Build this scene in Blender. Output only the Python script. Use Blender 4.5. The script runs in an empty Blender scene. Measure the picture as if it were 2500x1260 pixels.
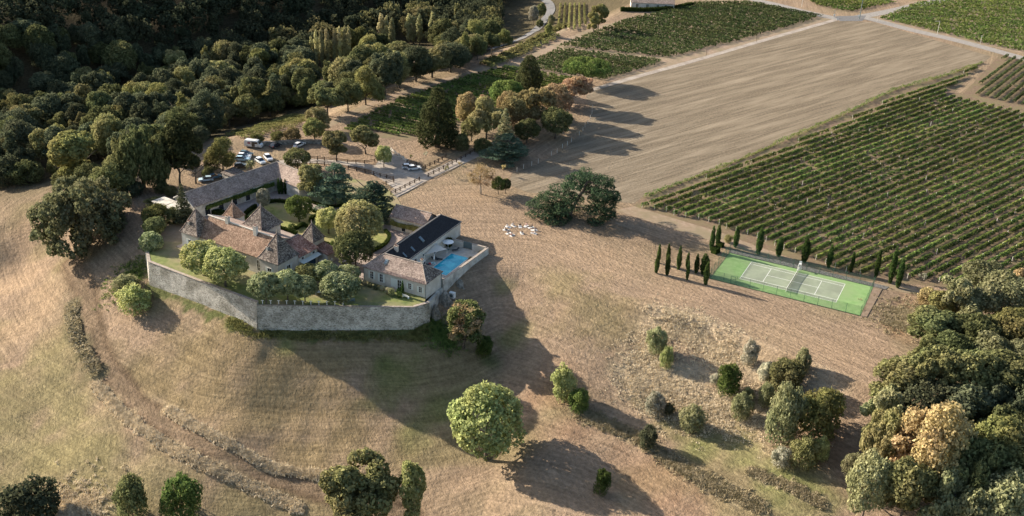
import bpy, bmesh, math, random
import numpy as np
from mathutils import Vector

# ------------------------------------------------------------------ camera, sky, sun, exposure
S = bpy.context.scene
COL = S.collection
CAM_F, PITCH, ROLL, CAM_H = 2600.0, math.radians(26.5), math.radians(2.3), 121.0
cz, sz = math.cos(PITCH), math.sin(PITCH)
_r = np.array([1, 0, 0.]); FW = np.array([0, cz, -sz]); _u = np.array([0, sz, cz])
RT = math.cos(ROLL)*_r + math.sin(ROLL)*_u
UP = -math.sin(ROLL)*_r + math.cos(ROLL)*_u
cam_d = bpy.data.cameras.new('camera'); cam = bpy.data.objects.new('camera', cam_d); COL.objects.link(cam)
from mathutils import Matrix
cam.matrix_world = Matrix(((RT[0], UP[0], -FW[0], 0), (RT[1], UP[1], -FW[1], 0), (RT[2], UP[2], -FW[2], CAM_H), (0, 0, 0, 1)))
cam_d.sensor_width = 36.0; cam_d.lens = 36.0*CAM_F/2500.0
cam_d.clip_start = 1.0; cam_d.clip_end = 6000.0
S.camera = cam

SUN_AZ = math.radians(-27.5)          # direction shadows run
SUN_EL = math.radians(22.0)
w = bpy.data.worlds.new('World'); S.world = w; w.use_nodes = True
nt = w.node_tree; nt.nodes.clear()
sky = nt.nodes.new('ShaderNodeTexSky'); sky.sky_type = 'NISHITA'; sky.sun_disc = False
sky.sun_elevation = SUN_EL; sky.sun_rotation = math.radians(-62.5)
sky.air_density = 1.0; sky.dust_density = 2.0; sky.ozone_density = 1.0
bg = nt.nodes.new('ShaderNodeBackground'); bg.inputs[1].default_value = 0.09
wo = nt.nodes.new('ShaderNodeOutputWorld')
nt.links.new(sky.outputs[0], bg.inputs[0]); nt.links.new(bg.outputs[0], wo.inputs[0])
sl = bpy.data.lights.new('sun', 'SUN'); sl.energy = 5.0; sl.angle = math.radians(0.5); sl.color = (1.0, 0.88, 0.73)
sun = bpy.data.objects.new('sun', sl); COL.objects.link(sun)
sdir = Vector((math.cos(SUN_EL)*math.cos(SUN_AZ), math.cos(SUN_EL)*math.sin(SUN_AZ), -math.sin(SUN_EL)))
sun.rotation_euler = sdir.to_track_quat('-Z', 'Y').to_euler()
S.view_settings.view_transform = 'Standard'; S.view_settings.look = 'None'
S.view_settings.exposure = 1.45; S.view_settings.gamma = 1.0
S.view_settings.use_curve_mapping = False
S.cycles.max_bounces = 6; S.cycles.transparent_max_bounces = 16
S.cycles.use_denoising = True

# ------------------------------------------------------------------ surveying helpers
def ray(px, py):
    d = (px-1250)*RT - (py-630)*UP + CAM_F*FW
    return d/np.linalg.norm(d)
def G(px, py, z=0.0):
    d = ray(px, py); t = (z-CAM_H)/d[2]
    return np.array([d[0]*t, d[1]*t, z])
def PIX(P):
    P = np.asarray(P, float) - np.array([0, 0, CAM_H]); dd = P@FW
    return 1250+CAM_F*(P@RT)/dd, 630-CAM_F*(P@UP)/dd
def pxm(P):
    return CAM_F/((np.asarray(P, float)-np.array([0, 0, CAM_H]))@FW)
E1 = np.array([.899, -.438]); E2 = np.array([.438, .899])
O0 = G(1039.8, 691.7, 4)[:2]
def UV(u, v): return O0 + u*E1 + v*E2

# plateau outline, world metres
Q = np.array([(-111, 282), (-96, 258), (-86, 246), (-57, 227), (-24, 228), (-8, 240), (4, 240), (30, 222), (46, 214), (78, 188),
              (112, 170), (140, 160), (330, 150), (700, 900), (120, 900), (60, 540), (44, 503), (10, 458), (-18, 419), (-41, 388), (-64, 343), (-92, 319)], float)
def inside(x, y, poly):
    c = np.zeros(np.shape(x), bool); n = len(poly)
    for i in range(n):
        x1, y1 = poly[i]; x2, y2 = poly[(i+1) % n]
        if y1 == y2: continue
        c ^= ((y1 > y) != (y2 > y)) & (x < (x2-x1)*(y-y1)/(y2-y1)+x1)
    return c
def pdist(x, y, poly, closed=True):
    d = np.full(np.shape(x), 1e9); n = len(poly)
    for i in range(n if closed else n-1):
        a = np.array(poly[i], float); b = np.array(poly[(i+1) % n], float); ab = b-a
        t = np.clip(((x-a[0])*ab[0]+(y-a[1])*ab[1])/max(ab@ab, 1e-9), 0, 1)
        d = np.minimum(d, np.hypot(x-a[0]-t*ab[0], y-a[1]-t*ab[1]))
    return d
def sm(a, b, x):
    t = np.clip((x-a)/(b-a), 0, 1); return t*t*(3-2*t)
_hrng = np.random.RandomState(5); _HT = _hrng.rand(256, 256)
def vnoise(x, y, s, o=0):
    x = np.asarray(x, float)/s+o*17.3+400; y = np.asarray(y, float)/s+o*7.7+400
    xi = np.floor(x).astype(int); yi = np.floor(y).astype(int); fx = x-xi; fy = y-yi
    fx = fx*fx*(3-2*fx); fy = fy*fy*(3-2*fy)
    h = lambda a, b: _HT[a % 256, b % 256]
    return (h(xi, yi)*(1-fx)+h(xi+1, yi)*fx)*(1-fy)+(h(xi, yi+1)*(1-fx)+h(xi+1, yi+1)*fx)*fy
def T(x, y):
    x = np.asarray(x, float); y = np.asarray(y, float)
    d = np.where(inside(x, y, Q), 0, pdist(x, y, Q))
    wv = (x+117)*(-.79)+(y-296)*.61
    b = sm(-12, 12, wv)
    s0 = np.minimum(d, 5)**2/10.0                      # eased shoulder
    dd = np.where(d < 5, s0, d-2.5)
    ff = -(0.54*np.minimum(dd, 30)+0.27*np.clip(dd-30, 0, 45)+0.12*np.clip(dd-75, 0, 120))*(1-.30*sm(-22, 14, x))
    fb = -23*(1-np.exp(-dd*0.40/23))
    hill = 78*(1-np.exp(-np.clip(wv-112, 0, 400)*0.58/78))
    z = ff*(1-b)+(fb+hill)*b
    z = z-2.2*sm(.2, 3.4, d)*(1-sm(16, 36, d))*sm(14, 32, x)*(1-sm(92, 112, x))*(y < 300)
    z = z+(vnoise(x, y, 14, 1)-.5)*1.2*sm(6, 25, d)+(vnoise(x, y, 3.1, 2)-.5)*.35*sm(3, 10, d)
    return z
def TZ(x, y): return float(T(np.array([x]), np.array([y]))[0])
def on(px, py):
    d = ray(px, py)
    ts = np.arange(120, 900, 1.5); P = d[None]*ts[:, None]
    h = CAM_H+P[:, 2]-T(P[:, 0], P[:, 1])
    i = int(np.argmax(h < 0)) if (h < 0).any() else len(ts)-1
    a, b = ts[i-1], ts[i]
    for _ in range(12):
        m = (a+b)/2; p = d*m
        if CAM_H+p[2]-TZ(p[0], p[1]) > 0: a = m
        else: b = m
    p = d*b; return np.array([p[0], p[1], TZ(p[0], p[1])])
def upto(base, px, py):
    """point of the ray on the upright plane through base that faces the viewer"""
    d = ray(px, py); h = np.array([FW[0], FW[1], 0]); h /= np.linalg.norm(h)
    t = (base@h)/(d@h); return np.array([d[0]*t, d[1]*t, CAM_H+d[2]*t])

# ------------------------------------------------------------------ mesh helpers
def link(o, parent=None):
    COL.objects.link(o)
    if parent is not None: o.parent = parent
    return o
def mesh(name, V, F, m, smooth=False):
    me = bpy.data.meshes.new(name); me.from_pydata([tuple(map(float, v)) for v in V], [], [tuple(f) for f in F])
    if m: me.materials.append(m)
    if smooth:
        for p in me.polygons: p.use_smooth = True
    me.update(); return me
def quadmesh(name, A, m):
    """A (n,4,3) quads"""
    A = np.asarray(A, np.float32); n = len(A)
    me = bpy.data.meshes.new(name); me.vertices.add(n*4); me.vertices.foreach_set('co', A.reshape(-1))
    me.loops.add(n*4); me.loops.foreach_set('vertex_index', np.arange(n*4, dtype=np.int32))
    me.polygons.add(n); me.polygons.foreach_set('loop_start', np.arange(0, n*4, 4, dtype=np.int32))
    me.polygons.foreach_set('loop_total', np.full(n, 4, np.int32))
    me.materials.append(m); me.update(calc_edges=True); return me
def obj(name, me, parent=None, loc=None):
    o = bpy.data.objects.new(name, me)
    if loc is not None: o.location = tuple(map(float, loc))
    return link(o, parent)
def tag(o, label=None, cat=None, group=None, kind=None):
    if label: o['label'] = label
    if cat: o['category'] = cat
    if group: o['group'] = group
    if kind: o['kind'] = kind
    return o
def thing(name, loc, label, cat, group=None, rz=0):
    o = bpy.data.objects.new(name, None); o.empty_display_size = .3
    o.location = tuple(map(float, loc)); o.rotation_euler = (0, 0, rz); link(o)
    return tag(o, label, cat, group)
class MB:
    def __init__(s): s.V = []; s.F = []
    def add(s, V, F):
        n = len(s.V); s.V += [tuple(map(float, v)) for v in V]; s.F += [tuple(i+n for i in f) for f in F]
    def box(s, x0, x1, y0, y1, z0, z1):
        s.add([(x0, y0, z0), (x1, y0, z0), (x1, y1, z0), (x0, y1, z0), (x0, y0, z1), (x1, y0, z1), (x1, y1, z1), (x0, y1, z1)],
              [(0, 3, 2, 1), (4, 5, 6, 7), (0, 1, 5, 4), (1, 2, 6, 5), (2, 3, 7, 6), (3, 0, 4, 7)])
    def prism(s, poly, z0, z1):
        n = len(poly); A = sum(poly[i][0]*poly[(i+1) % n][1]-poly[i][1]*poly[(i+1) % n][0] for i in range(n))
        if A < 0: poly = poly[::-1]
        s.add([(p[0], p[1], z0) for p in poly]+[(p[0], p[1], z1) for p in poly],
              [tuple(range(n-1, -1, -1)), tuple(range(n, 2*n))]+[(i, (i+1) % n, n+(i+1) % n, n+i) for i in range(n)])
    def slab(s, P, t=.15):
        """planar polygon P (3d) thickened downwards"""
        n = len(P); s.add([tuple(p) for p in P]+[(p[0], p[1], p[2]-t) for p in P],
              [tuple(range(n)), tuple(range(2*n-1, n-1, -1))]+[(i, n+i, n+(i+1) % n, (i+1) % n) for i in range(n)])
    def tube(s, pts, rad, n=6, cap=True):
        pts = [Vector(tuple(map(float, p))) for p in pts]; base = len(s.V)
        for i, p in enumerate(pts):
            t = (pts[min(i+1, len(pts)-1)]-pts[max(i-1, 0)]); t = t.normalized() if t.length > 1e-9 else Vector((0, 0, 1))
            a = t.orthogonal().normalized(); b = t.cross(a); r = rad[i] if hasattr(rad, '__len__') else rad
            for k in range(n):
                q = p+a*math.cos(2*math.pi*k/n)*r+b*math.sin(2*math.pi*k/n)*r; s.V.append(tuple(q))
        for i in range(len(pts)-1):
            for k in range(n):
                s.F.append((base+i*n+k, base+i*n+(k+1) % n, base+(i+1)*n+(k+1) % n, base+(i+1)*n+k))
        if cap:
            s.F.append(tuple(base+k for k in range(n-1, -1, -1))); s.F.append(tuple(base+(len(pts)-1)*n+k for k in range(n)))
    def ball(s, c, r, seg=8, rings=5):
        r = r if hasattr(r, '__len__') else (r, r, r); b = len(s.V)
        for i in range(rings+1):
            th = math.pi*i/rings
            for k in range(seg):
                ph = 2*math.pi*k/seg; s.V.append((c[0]+r[0]*math.sin(th)*math.cos(ph), c[1]+r[1]*math.sin(th)*math.sin(ph), c[2]+r[2]*math.cos(th)))
        for i in range(rings):
            for k in range(seg):
                s.F.append((b+i*seg+k, b+(i+1)*seg+k, b+(i+1)*seg+(k+1) % seg, b+i*seg+(k+1) % seg))
    def me(s, name, m, smooth=False, at=None, uv=None):
        V = s.V
        if uv is not None:   # local (a,b,z) in a rotated plan frame -> world
            o, a1, a2 = uv; V = [(o[0]+v[0]*a1[0]+v[1]*a2[0], o[1]+v[0]*a1[1]+v[1]*a2[1], v[2]) for v in V]
        if at is not None: V = [(v[0]-at[0], v[1]-at[1], v[2]-at[2]) for v in V]
        return mesh(name, V, s.F, m, smooth)
    def build(s, name, m, parent=None, smooth=False, at=None, uv=None):
        return obj(name, s.me(name, m, smooth, at, uv), parent)

# ------------------------------------------------------------------ materials
def srgb(r, g, b):
    f = lambda c: (c/255/12.92) if c/255 <= .04045 else ((c/255+.055)/1.055)**2.4
    return (f(r), f(g), f(b), 1)
def newmat(name):
    m = bpy.data.materials.new(name); m.use_nodes = True; nt = m.node_tree
    return m, nt, nt.nodes['Principled BSDF']
def N(nt, t, **kw):
    n = nt.nodes.new(t)
    for k, v in kw.items(): setattr(n, k, v)
    return n
def noise_node(nt, vec, scale, detail=4, rough=.6):
    n = N(nt, 'ShaderNodeTexNoise'); n.inputs['Scale'].default_value = scale; n.inputs['Detail'].default_value = detail
    n.inputs['Roughness'].default_value = rough; nt.links.new(vec, n.inputs['Vector']); return n
def ramp(nt, fac, stops):
    r = N(nt, 'ShaderNodeValToRGB'); e = r.color_ramp.elements
    e[0].position, e[0].color = stops[0][0], stops[0][1]; e[1].position, e[1].color = stops[-1][0], stops[-1][1]
    for p, c in stops[1:-1]:
        k = e.new(p); k.color = c
    nt.links.new(fac, r.inputs[0]); return r
def mixc(nt, a, b, fac, mode='MIX'):
    m = N(nt, 'ShaderNodeMix', data_type='RGBA', blend_type=mode)
    for s, i in ((fac, 0), (a, 6), (b, 7)):
        if isinstance(s, (int, float, tuple)): m.inputs[i].default_value = s
        else: nt.links.new(s, m.inputs[i])
    return m.outputs[2]
def c4(c): return tuple(c)+(1,) if len(c) == 3 else tuple(c)
def surf(name, ca, cb, scale=1.0, cc=None, scale2=.12, rough=.9, bump=.3, bscale=6, bdist=.1, stretch=None, spec=.2, coords='pos', lo=.35, hi=.65):
    m, nt, b = newmat(name)
    if coords == 'pos': vec = N(nt, 'ShaderNodeNewGeometry').outputs['Position']
    else: vec = N(nt, 'ShaderNodeTexCoord').outputs['Object']
    if stretch:
        mp = N(nt, 'ShaderNodeMapping', vector_type='TEXTURE'); mp.inputs['Rotation'].default_value = (0, 0, stretch[0]); mp.inputs['Scale'].default_value = (stretch[1], 1, 1)
        nt.links.new(vec, mp.inputs['Vector']); vec = mp.outputs[0]
    n1 = noise_node(nt, vec, scale); r1 = ramp(nt, n1.outputs[0], [(lo, c4(ca)), (hi, c4(cb))]); col = r1.outputs[0]
    if cc:
        n2 = noise_node(nt, vec, scale2, 3); f = ramp(nt, n2.outputs[0], [(.4, (0, 0, 0, 1)), (.65, (1, 1, 1, 1))]); col = mixc(nt, col, c4(cc), f.outputs[0])
    nt.links.new(col, b.inputs['Base Color'])
    b.inputs['Roughness'].default_value = rough; b.inputs['Specular IOR Level'].default_value = spec
    if bump:
        n3 = noise_node(nt, vec, bscale, 5, .7); bp = N(nt, 'ShaderNodeBump'); bp.inputs['Strength'].default_value = bump; bp.inputs['Distance'].default_value = bdist
        nt.links.new(n3.outputs[0], bp.inputs['Height']); nt.links.new(bp.outputs[0], b.inputs['Normal'])
    return m
def plain(name, c, rough=.6, metal=0, spec=.5):
    m, nt, b = newmat(name); b.inputs['Base Color'].default_value = c4(c); b.inputs['Roughness'].default_value = rough
    b.inputs['Metallic'].default_value = metal; b.inputs['Specular IOR Level'].default_value = spec; return m
def leafmat(name, dark, light, scale=.9, trans=.36, var=.35, hot=None):
    m, nt, b = newmat(name); nt.nodes.remove(b); out = nt.nodes['Material Output']
    pos = N(nt, 'ShaderNodeNewGeometry').outputs['Position']; oi = N(nt, 'ShaderNodeObjectInfo')
    n1 = noise_node(nt, pos, scale, 3); col = ramp(nt, n1.outputs[0], [(.36, c4(dark)), (.64, c4(light))]).outputs[0]
    if hot:
        n4 = noise_node(nt, pos, scale*.35, 2); f = ramp(nt, n4.outputs[0], [(.48, (0, 0, 0, 1)), (.6, (1, 1, 1, 1))]); col = mixc(nt, col, c4(hot), f.outputs[0])
    n2 = noise_node(nt, pos, .07, 2)
    hsv = N(nt, 'ShaderNodeHueSaturation')
    mr = N(nt, 'ShaderNodeMapRange'); mr.inputs[3].default_value = 1-var; mr.inputs[4].default_value = 1+var
    nt.links.new(oi.outputs['Random'], mr.inputs[0]); nt.links.new(mr.outputs[0], hsv.inputs['Value'])
    mr2 = N(nt, 'ShaderNodeMapRange'); mr2.inputs[1].default_value = .3; mr2.inputs[2].default_value = .7; mr2.inputs[3].default_value = .47 if var else .5; mr2.inputs[4].default_value = .525 if var else .5
    nt.links.new(n2.outputs[0], mr2.inputs[0]); nt.links.new(mr2.outputs[0], hsv.inputs['Hue'])
    nt.links.new(col, hsv.inputs['Color']); c = hsv.outputs[0]
    d = N(nt, 'ShaderNodeBsdfDiffuse'); t = N(nt, 'ShaderNodeBsdfTranslucent'); mx = N(nt, 'ShaderNodeMixShader'); mx.inputs[0].default_value = trans
    nt.links.new(c, d.inputs[0]); nt.links.new(c, t.inputs[0]); nt.links.new(d.outputs[0], mx.inputs[1]); nt.links.new(t.outputs[0], mx.inputs[2])
    nt.links.new(mx.outputs[0], out.inputs[0]); return m
M = {}
M['bark'] = surf('bark', (.07, .055, .04), (.15, .125, .1), 3, rough=.95, coords='obj')
M['palebark'] = surf('pale_bark', (.2, .17, .13), (.34, .3, .25), 3, coords='obj')
FOL = dict(forest=1.75, straw=1.5, grey=1.3, sequoia=1.4, cypress=1.5, poplar=1.8, green=1.4, lime=1.3)
L = dict(
 walnut=((.085, .098, .038), (.21, .23, .095)),
 pine=((.035, .06, .018), (.12, .155, .045)),
 forest=((.028, .035, .021), (.082, .090, .052)), oak=((.040, .046, .020), (.125, .132, .058)), olive=((.075, .075, .028), (.17, .165, .065)),
 lime=((.17, .19, .065), (.42, .42, .19)), poplar=((.17, .16, .08), (.29, .275, .145)), cypress=((.018, .034, .012), (.055, .085, .024)),
 cedar=((.030, .052, .036), (.085, .115, .075)), sequoia=((.028, .034, .015), (.075, .080, .036)), green=((.045, .075, .022), (.125, .165, .05)),
 linden=((.055, .078, .032), (.33, .36, .20)), tan=((.12, .095, .045), (.28, .22, .115)), rust=((.13, .085, .05), (.25, .18, .11)),
 chestnut=((.075, .075, .03), (.19, .18, .085)), scrub=((.08, .085, .04), (.20, .20, .11)), vine=((.035, .055, .016), (.125, .16, .045)),
 darkvine=((.024, .036, .014), (.072, .088, .036)), grey=((.17, .17, .115), (.46, .44, .34)), straw=((.32, .25, .16), (.55, .45, .30)), ivy=((.03, .055, .015), (.08, .11, .03)))
for k, (a, b_) in L.items(): M['leaf_'+k] = leafmat('foliage_'+k, tuple(c*FOL.get(k, 1.75) for c in a), tuple(min(.6, c*FOL.get(k, 1.75)*.95) for c in b_))
M['leaf_hay'] = leafmat('foliage_hay', (.46, .385, .27), (.74, .64, .47), var=0, trans=.2)
M['leaf_drygreen'] = leafmat('foliage_drygreen', (.24, .205, .12), (.44, .37, .245), var=0, trans=.2)
M['leaf_chestnut_rust'] = leafmat('foliage_chestnut_rust', (.06, .085, .03), (.17, .20, .08), hot=(.40, .30, .17))

def roofmat(name, a, b_, c, sc=4.6, bump=.5):
    m, nt, b = newmat(name); pos = N(nt, 'ShaderNodeNewGeometry').outputs['Position']
    v = N(nt, 'ShaderNodeTexVoronoi'); v.inputs['Scale'].default_value = sc; nt.links.new(pos, v.inputs['Vector'])
    sp = N(nt, 'ShaderNodeSeparateColor'); nt.links.new(v.outputs['Color'], sp.inputs[0])
    col = ramp(nt, sp.outputs[0], [(0, c4(a)), (.55, c4(b_)), (1, c4(c))]).outputs[0]
    n2 = noise_node(nt, pos, .5, 4); f = ramp(nt, n2.outputs[0], [(.35, (.72, .70, .68, 1)), (.65, (1.15, 1.12, 1.1, 1))]); col = mixc(nt, col, f.outputs[0], 1.0, 'MULTIPLY')
    nt.links.new(col, b.inputs['Base Color']); b.inputs['Roughness'].default_value = .92; b.inputs['Specular IOR Level'].default_value = .2
    bp = N(nt, 'ShaderNodeBump'); bp.inputs['Strength'].default_value = bump; bp.inputs['Distance'].default_value = .08
    nt.links.new(v.outputs['Distance'], bp.inputs['Height']); nt.links.new(bp.outputs[0], b.inputs['Normal']); return m
M['roof_warm'] = roofmat('roof_warm_tiles', (.125, .08, .055), (.235, .155, .11), (.35, .255, .185))
M['roof_dark'] = roofmat('roof_mossy_tiles', (.055, .045, .04), (.13, .105, .09), (.34, .30, .255), 5.0)
M['roof_pink'] = roofmat('roof_pink_tiles', (.20, .14, .115), (.31, .235, .195), (.42, .34, .29))
M['roof_barn'] = roofmat('roof_barn_tiles', (.17, .13, .11), (.28, .22, .185), (.39, .32, .27))
M['roof_red'] = roofmat('roof_red_tiles', (.13, .06, .045), (.24, .13, .10), (.38, .27, .22))
M['slate'] = surf('dark_slate', (.012, .012, .014), (.03, .03, .034), 2.5, rough=.75, bump=.2)
M['render'] = surf('pale_limestone', (.46, .435, .38), (.60, .57, .51), 1.2, cc=(.44, .41, .35), scale2=.35, bump=.15)
M['render_old'] = surf('weathered_limestone', (.42, .40, .35), (.60, .57, .50), 1.1, cc=(.29, .27, .235), scale2=.45, bump=.25)
def stonewall():
    m, nt, b = newmat('rubble_stone'); pos = N(nt, 'ShaderNodeNewGeometry').outputs['Position']
    mp = N(nt, 'ShaderNodeMapping'); mp.inputs['Scale'].default_value = (1, 1, 1.7); nt.links.new(pos, mp.inputs[0]); vec = mp.outputs[0]
    v = N(nt, 'ShaderNodeTexVoronoi'); v.inputs['Scale'].default_value = 3.4; nt.links.new(vec, v.inputs['Vector'])
    sp = N(nt, 'ShaderNodeSeparateColor'); nt.links.new(v.outputs['Color'], sp.inputs[0])
    col = ramp(nt, sp.outputs[0], [(0, (.25, .23, .20, 1)), (.25, (.44, .415, .365, 1)), (1, (.64, .605, .54, 1))]).outputs[0]
    n = noise_node(nt, pos, .28, 5, .7); f = ramp(nt, n.outputs[0], [(.36, (.5, .5, .46, 1)), (.6, (1.05, 1.05, 1.03, 1))]); col = mixc(nt, col, f.outputs[0], 1.0, 'MULTIPLY')
    n3 = noise_node(nt, vec, 1.7, 4, .75); f3 = ramp(nt, n3.outputs[0], [(.60, (1, 1, 1, 1)), (.68, (.28, .28, .22, 1))]); col = mixc(nt, col, f3.outputs[0], 1.0, 'MULTIPLY')
    nt.links.new(col, b.inputs['Base Color']); b.inputs['Roughness'].default_value = .95; b.inputs['Specular IOR Level'].default_value = .1
    bp = N(nt, 'ShaderNodeBump'); bp.inputs['Strength'].default_value = .9; bp.inputs['Distance'].default_value = .12
    nt.links.new(v.outputs['Distance'], bp.inputs['Height']); nt.links.new(bp.outputs[0], b.inputs['Normal']); return m
M['stone'] = stonewall()
M['coping'] = surf('coping_tile', (.22, .18, .15), (.38, .33, .28), 2.5, bump=.4, bscale=4)
M['white'] = plain('white_paint', (.72, .72, .69), .5); M['shutter'] = plain('shutter_paint', (.58, .62, .58), .6)
M['glass'] = plain('dark_pane', (.02, .025, .03), .08, 0, .8); M['frame'] = plain('window_frame', (.6, .6, .56), .6)
M['wood'] = surf('dark_fence_wood', (.035, .024, .018), (.08, .055, .04), 4, bump=.1); M['post'] = plain('pale_stake', (.55, .52, .46), .8)
M['metal'] = plain('green_steel', (.03, .10, .065), .5); M['gate'] = plain('grey_gate', (.12, .16, .16), .6)
M['rubber'] = plain('tyre_rubber', (.015, .015, .015), .8); M['hub'] = plain('wheel_metal', (.35, .35, .36), .35, .6)
M['carglass'] = plain('car_glass', (.015, .02, .025), .05, 0, .9); M['lamp'] = plain('lamp_lens', (.7, .68, .6), .2); M['tail'] = plain('tail_lens', (.35, .02, .02), .3)
M['lawn'] = surf('lawn_grass', (.15, .165, .045), (.25, .25, .085), .9, cc=(.26, .215, .11), scale2=.11, bump=.4, bscale=5)
M['terrace'] = surf('terrace_grass', (.10, .13, .035), (.175, .20, .06), .8, cc=(.23, .185, .11), scale2=.10, bump=.4, bscale=5)
M['gravel'] = surf('courtyard_gravel', (.29, .235, .205), (.38, .32, .28), 2, cc=(.25, .2, .175), scale2=.2, bump=.35, bscale=9)
M['drive'] = surf('drive_chalk_gravel', (.27, .235, .195), (.37, .33, .285), 1.2, cc=(.23, .195, .16), scale2=.18, bump=.3, bscale=7)
M['asphalt'] = surf('worn_asphalt', (.20, .185, .165), (.27, .25, .225), .8, bump=.2); M['asphaltd'] = surf('dark_asphalt', (.11, .11, .11), (.16, .155, .15), .8, bump=.2)
M['soil'] = surf('vineyard_soil', (.115, .078, .05), (.19, .135, .09), 1.1, cc=(.15, .125, .065), scale2=.16, bump=.6, bscale=3.5)
M['soil_light'] = surf('headland_soil', (.215, .155, .105), (.285, .215, .155), .8, cc=(.19, .155, .095), scale2=.12, bump=.5, bscale=3)
M['hedge'] = leafmat('clipped_hedge', (.02, .035, .01), (.06, .08, .022), 2.0)
M['deck'] = surf('pool_paving', (.36, .33, .28), (.46, .43, .37), 1, bump=.1); M['sail'] = plain('sail_canvas', (.55, .51, .44), .8)
M['rock'] = surf('buttress_rock', (.12, .115, .095), (.33, .31, .27), 1.4, bump=.9, bscale=2.5, bdist=.4)

# ------------------------------------------------------------------ ground (one terrain sheet)
def axis(lo, hi, segs):
    """segs: list of (until, step)"""
    v = [lo]
    for until, st in segs:
        while v[-1] < until: v.append(v[-1]+st)
    return np.array(v)
X = axis(-900, 900, [(-420, 24), (-200, 6), (-130, 2), (135, .9), (220, 3), (420, 8), (900, 24)])
Y = axis(60, 1500, [(130, 5), (260, .8), (340, 1.6), (600, 4), (1500, 20)])
XX, YY = np.meshgrid(X, Y); ZZ = T(XX, YY)
def poly_px(pts, z=0): return [G(a, b, z)[:2] for a, b in pts]
def path_on(pts): return [on(a, b)[:2] for a, b in pts]
BAND = path_on([(172, 640), (212, 720), (222, 800), (250, 880), (330, 985), (450, 1065), (600, 1135), (780, 1195), (1000, 1262)])
RIDGE1 = path_on([(235, 940), (290, 1000), (350, 1050), (430, 1100), (540, 1155), (640, 1200), (740, 1245)])
RIDGE2 = path_on([(410, 1000), (470, 1040), (560, 1085), (640, 1130), (700, 1150), (800, 1162)])
RIDGE3 = path_on([(1410, 1005), (1490, 1040), (1560, 1070), (1650, 1135), (1750, 1190), (1860, 1240)])
RIDGE4 = path_on([(1830, 1150), (1920, 1185), (2010, 1230)])
BRAMBLE = path_on([(178, 745), (178, 790), (188, 830), (212, 875), (236, 915)])
d_out = np.where(inside(XX, YY, Q), 0, pdist(XX, YY, Q))
colr = np.zeros(XX.shape+(3,)); colr[:] = (.235, .175, .125)
def blend(c, wgt):
    global colr
    colr = colr*(1-wgt[..., None])+np.array(c)*wgt[..., None]
big = vnoise(XX, YY, 19, 3); mid = vnoise(XX, YY, 6.5, 4); fine = vnoise(XX, YY, 2.2, 5)
blend((.212, .168, .11), sm(.35, .75, big)*.8)
blend((.265, .195, .138), sm(.5, .8, mid)*.6)
blend((.165, .14, .075), sm(.55, .85, vnoise(XX, YY, 11, 6))*sm(4, 20, d_out)*.7)
def blob(px, py, r, c, s=1.0, nz=.5):
    p = on(px, py); d = np.hypot(XX-p[0], YY-p[1])/r+(mid-.5)*nz*2+(fine-.5)*nz
    blend(c, np.clip(1.25-d, 0, 1)**1.0*s)
def along(path, wd, c, s=1.0, nz=.4):
    d = pdist(XX, YY, path, False)/wd+(fine-.5)*nz*2; blend(c, sm(1.15, .6, d)*s)
YG = (.21, .18, .095); GR = (.07, .095, .03); GR2 = (.14, .155, .055); ST = (.38, .315, .225); BR = (.17, .125, .085); RD = (.235, .15, .098)
for a in [(110, 950, 18), (200, 1060, 16), (70, 1100, 16), (130, 860, 10), (330, 1180, 14), (150, 1180, 15)]: blob(*a, YG, .7)
for a in [(60, 800, 10), (90, 740, 9), (40, 690, 9), (60, 560, 10)]: blob(*a, (.31, .225, .15), .7)
for a in [(620, 950, 20), (520, 880, 14), (750, 1010, 14), (380, 900, 12), (850, 1100, 12)]: blob(*a, (.215, .165, .095), .7)
along(path_on([(370, 697), (470, 746), (560, 786), (630, 812), (800, 820), (1000, 820), (1045, 800)]), 1.5, GR, .8, .9)
for a in [(1060, 790, 4), (1190, 880, 3), (935, 885, 4), (1090, 820, 4), (320, 670, 5)]: blob(*a, GR, .7, .6)
for a in [(960, 930, 7), (1040, 1020, 7), (1230, 700, 3), (1250, 820, 4), (1140, 1010, 6)]: blob(*a, GR2, .6)
for a in [(1640, 1040, 5), (1700, 1090, 5), (1600, 990, 4), (1830, 1110, 6), (1950, 1190, 7), (1880, 1150, 5), (700, 840, 3), (1575, 975, 3)]: blob(*a, (.15, .165, .06), .75)
for a in [(1560, 870, 5), (1600, 800, 5), (1660, 790, 5), (1720, 830, 5), (1780, 860, 5), (1560, 930, 5), (1640, 930, 6), (1700, 940, 6), (1760, 980, 6), (1850, 900, 5), (2000, 930, 5), (1590, 1000, 4)]: blob(*a, ST, .8, .5)
for a in [(1400, 1060, 8), (1600, 1180, 9), (1330, 950, 7), (1980, 1050, 7), (2050, 1120, 6), (1700, 1240, 8)]: blob(*a, RD, .55)
for a in [(2230, 770, 6), (2280, 740, 6), (2200, 800, 5)]: blob(*a, (.21, .14, .085), .9)
for a in [(1480, 560, 7), (1560, 600, 8), (1640, 620, 7), (1720, 640, 4)]: blob(*a, BR, .6)
for a in [(1400, 620, 9), (1500, 650, 9), (1650, 720, 8), (1900, 830, 12), (1300, 580, 8), (1150, 480, 9), (2050, 870, 9)]: blob(*a, (.29, .212, .145), .55)
for a in [(1420, 740, 9), (1500, 800, 8), (1380, 690, 7)]: blob(*a, (.215, .175, .095), .6)
along(BAND, 3.4, (.125, .09, .06), 1.0, .15); along(BAND, 1.7, (.20, .148, .103), .9, .15); along(BAND, .6, (.14, .105, .07), .7, .15)
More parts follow.
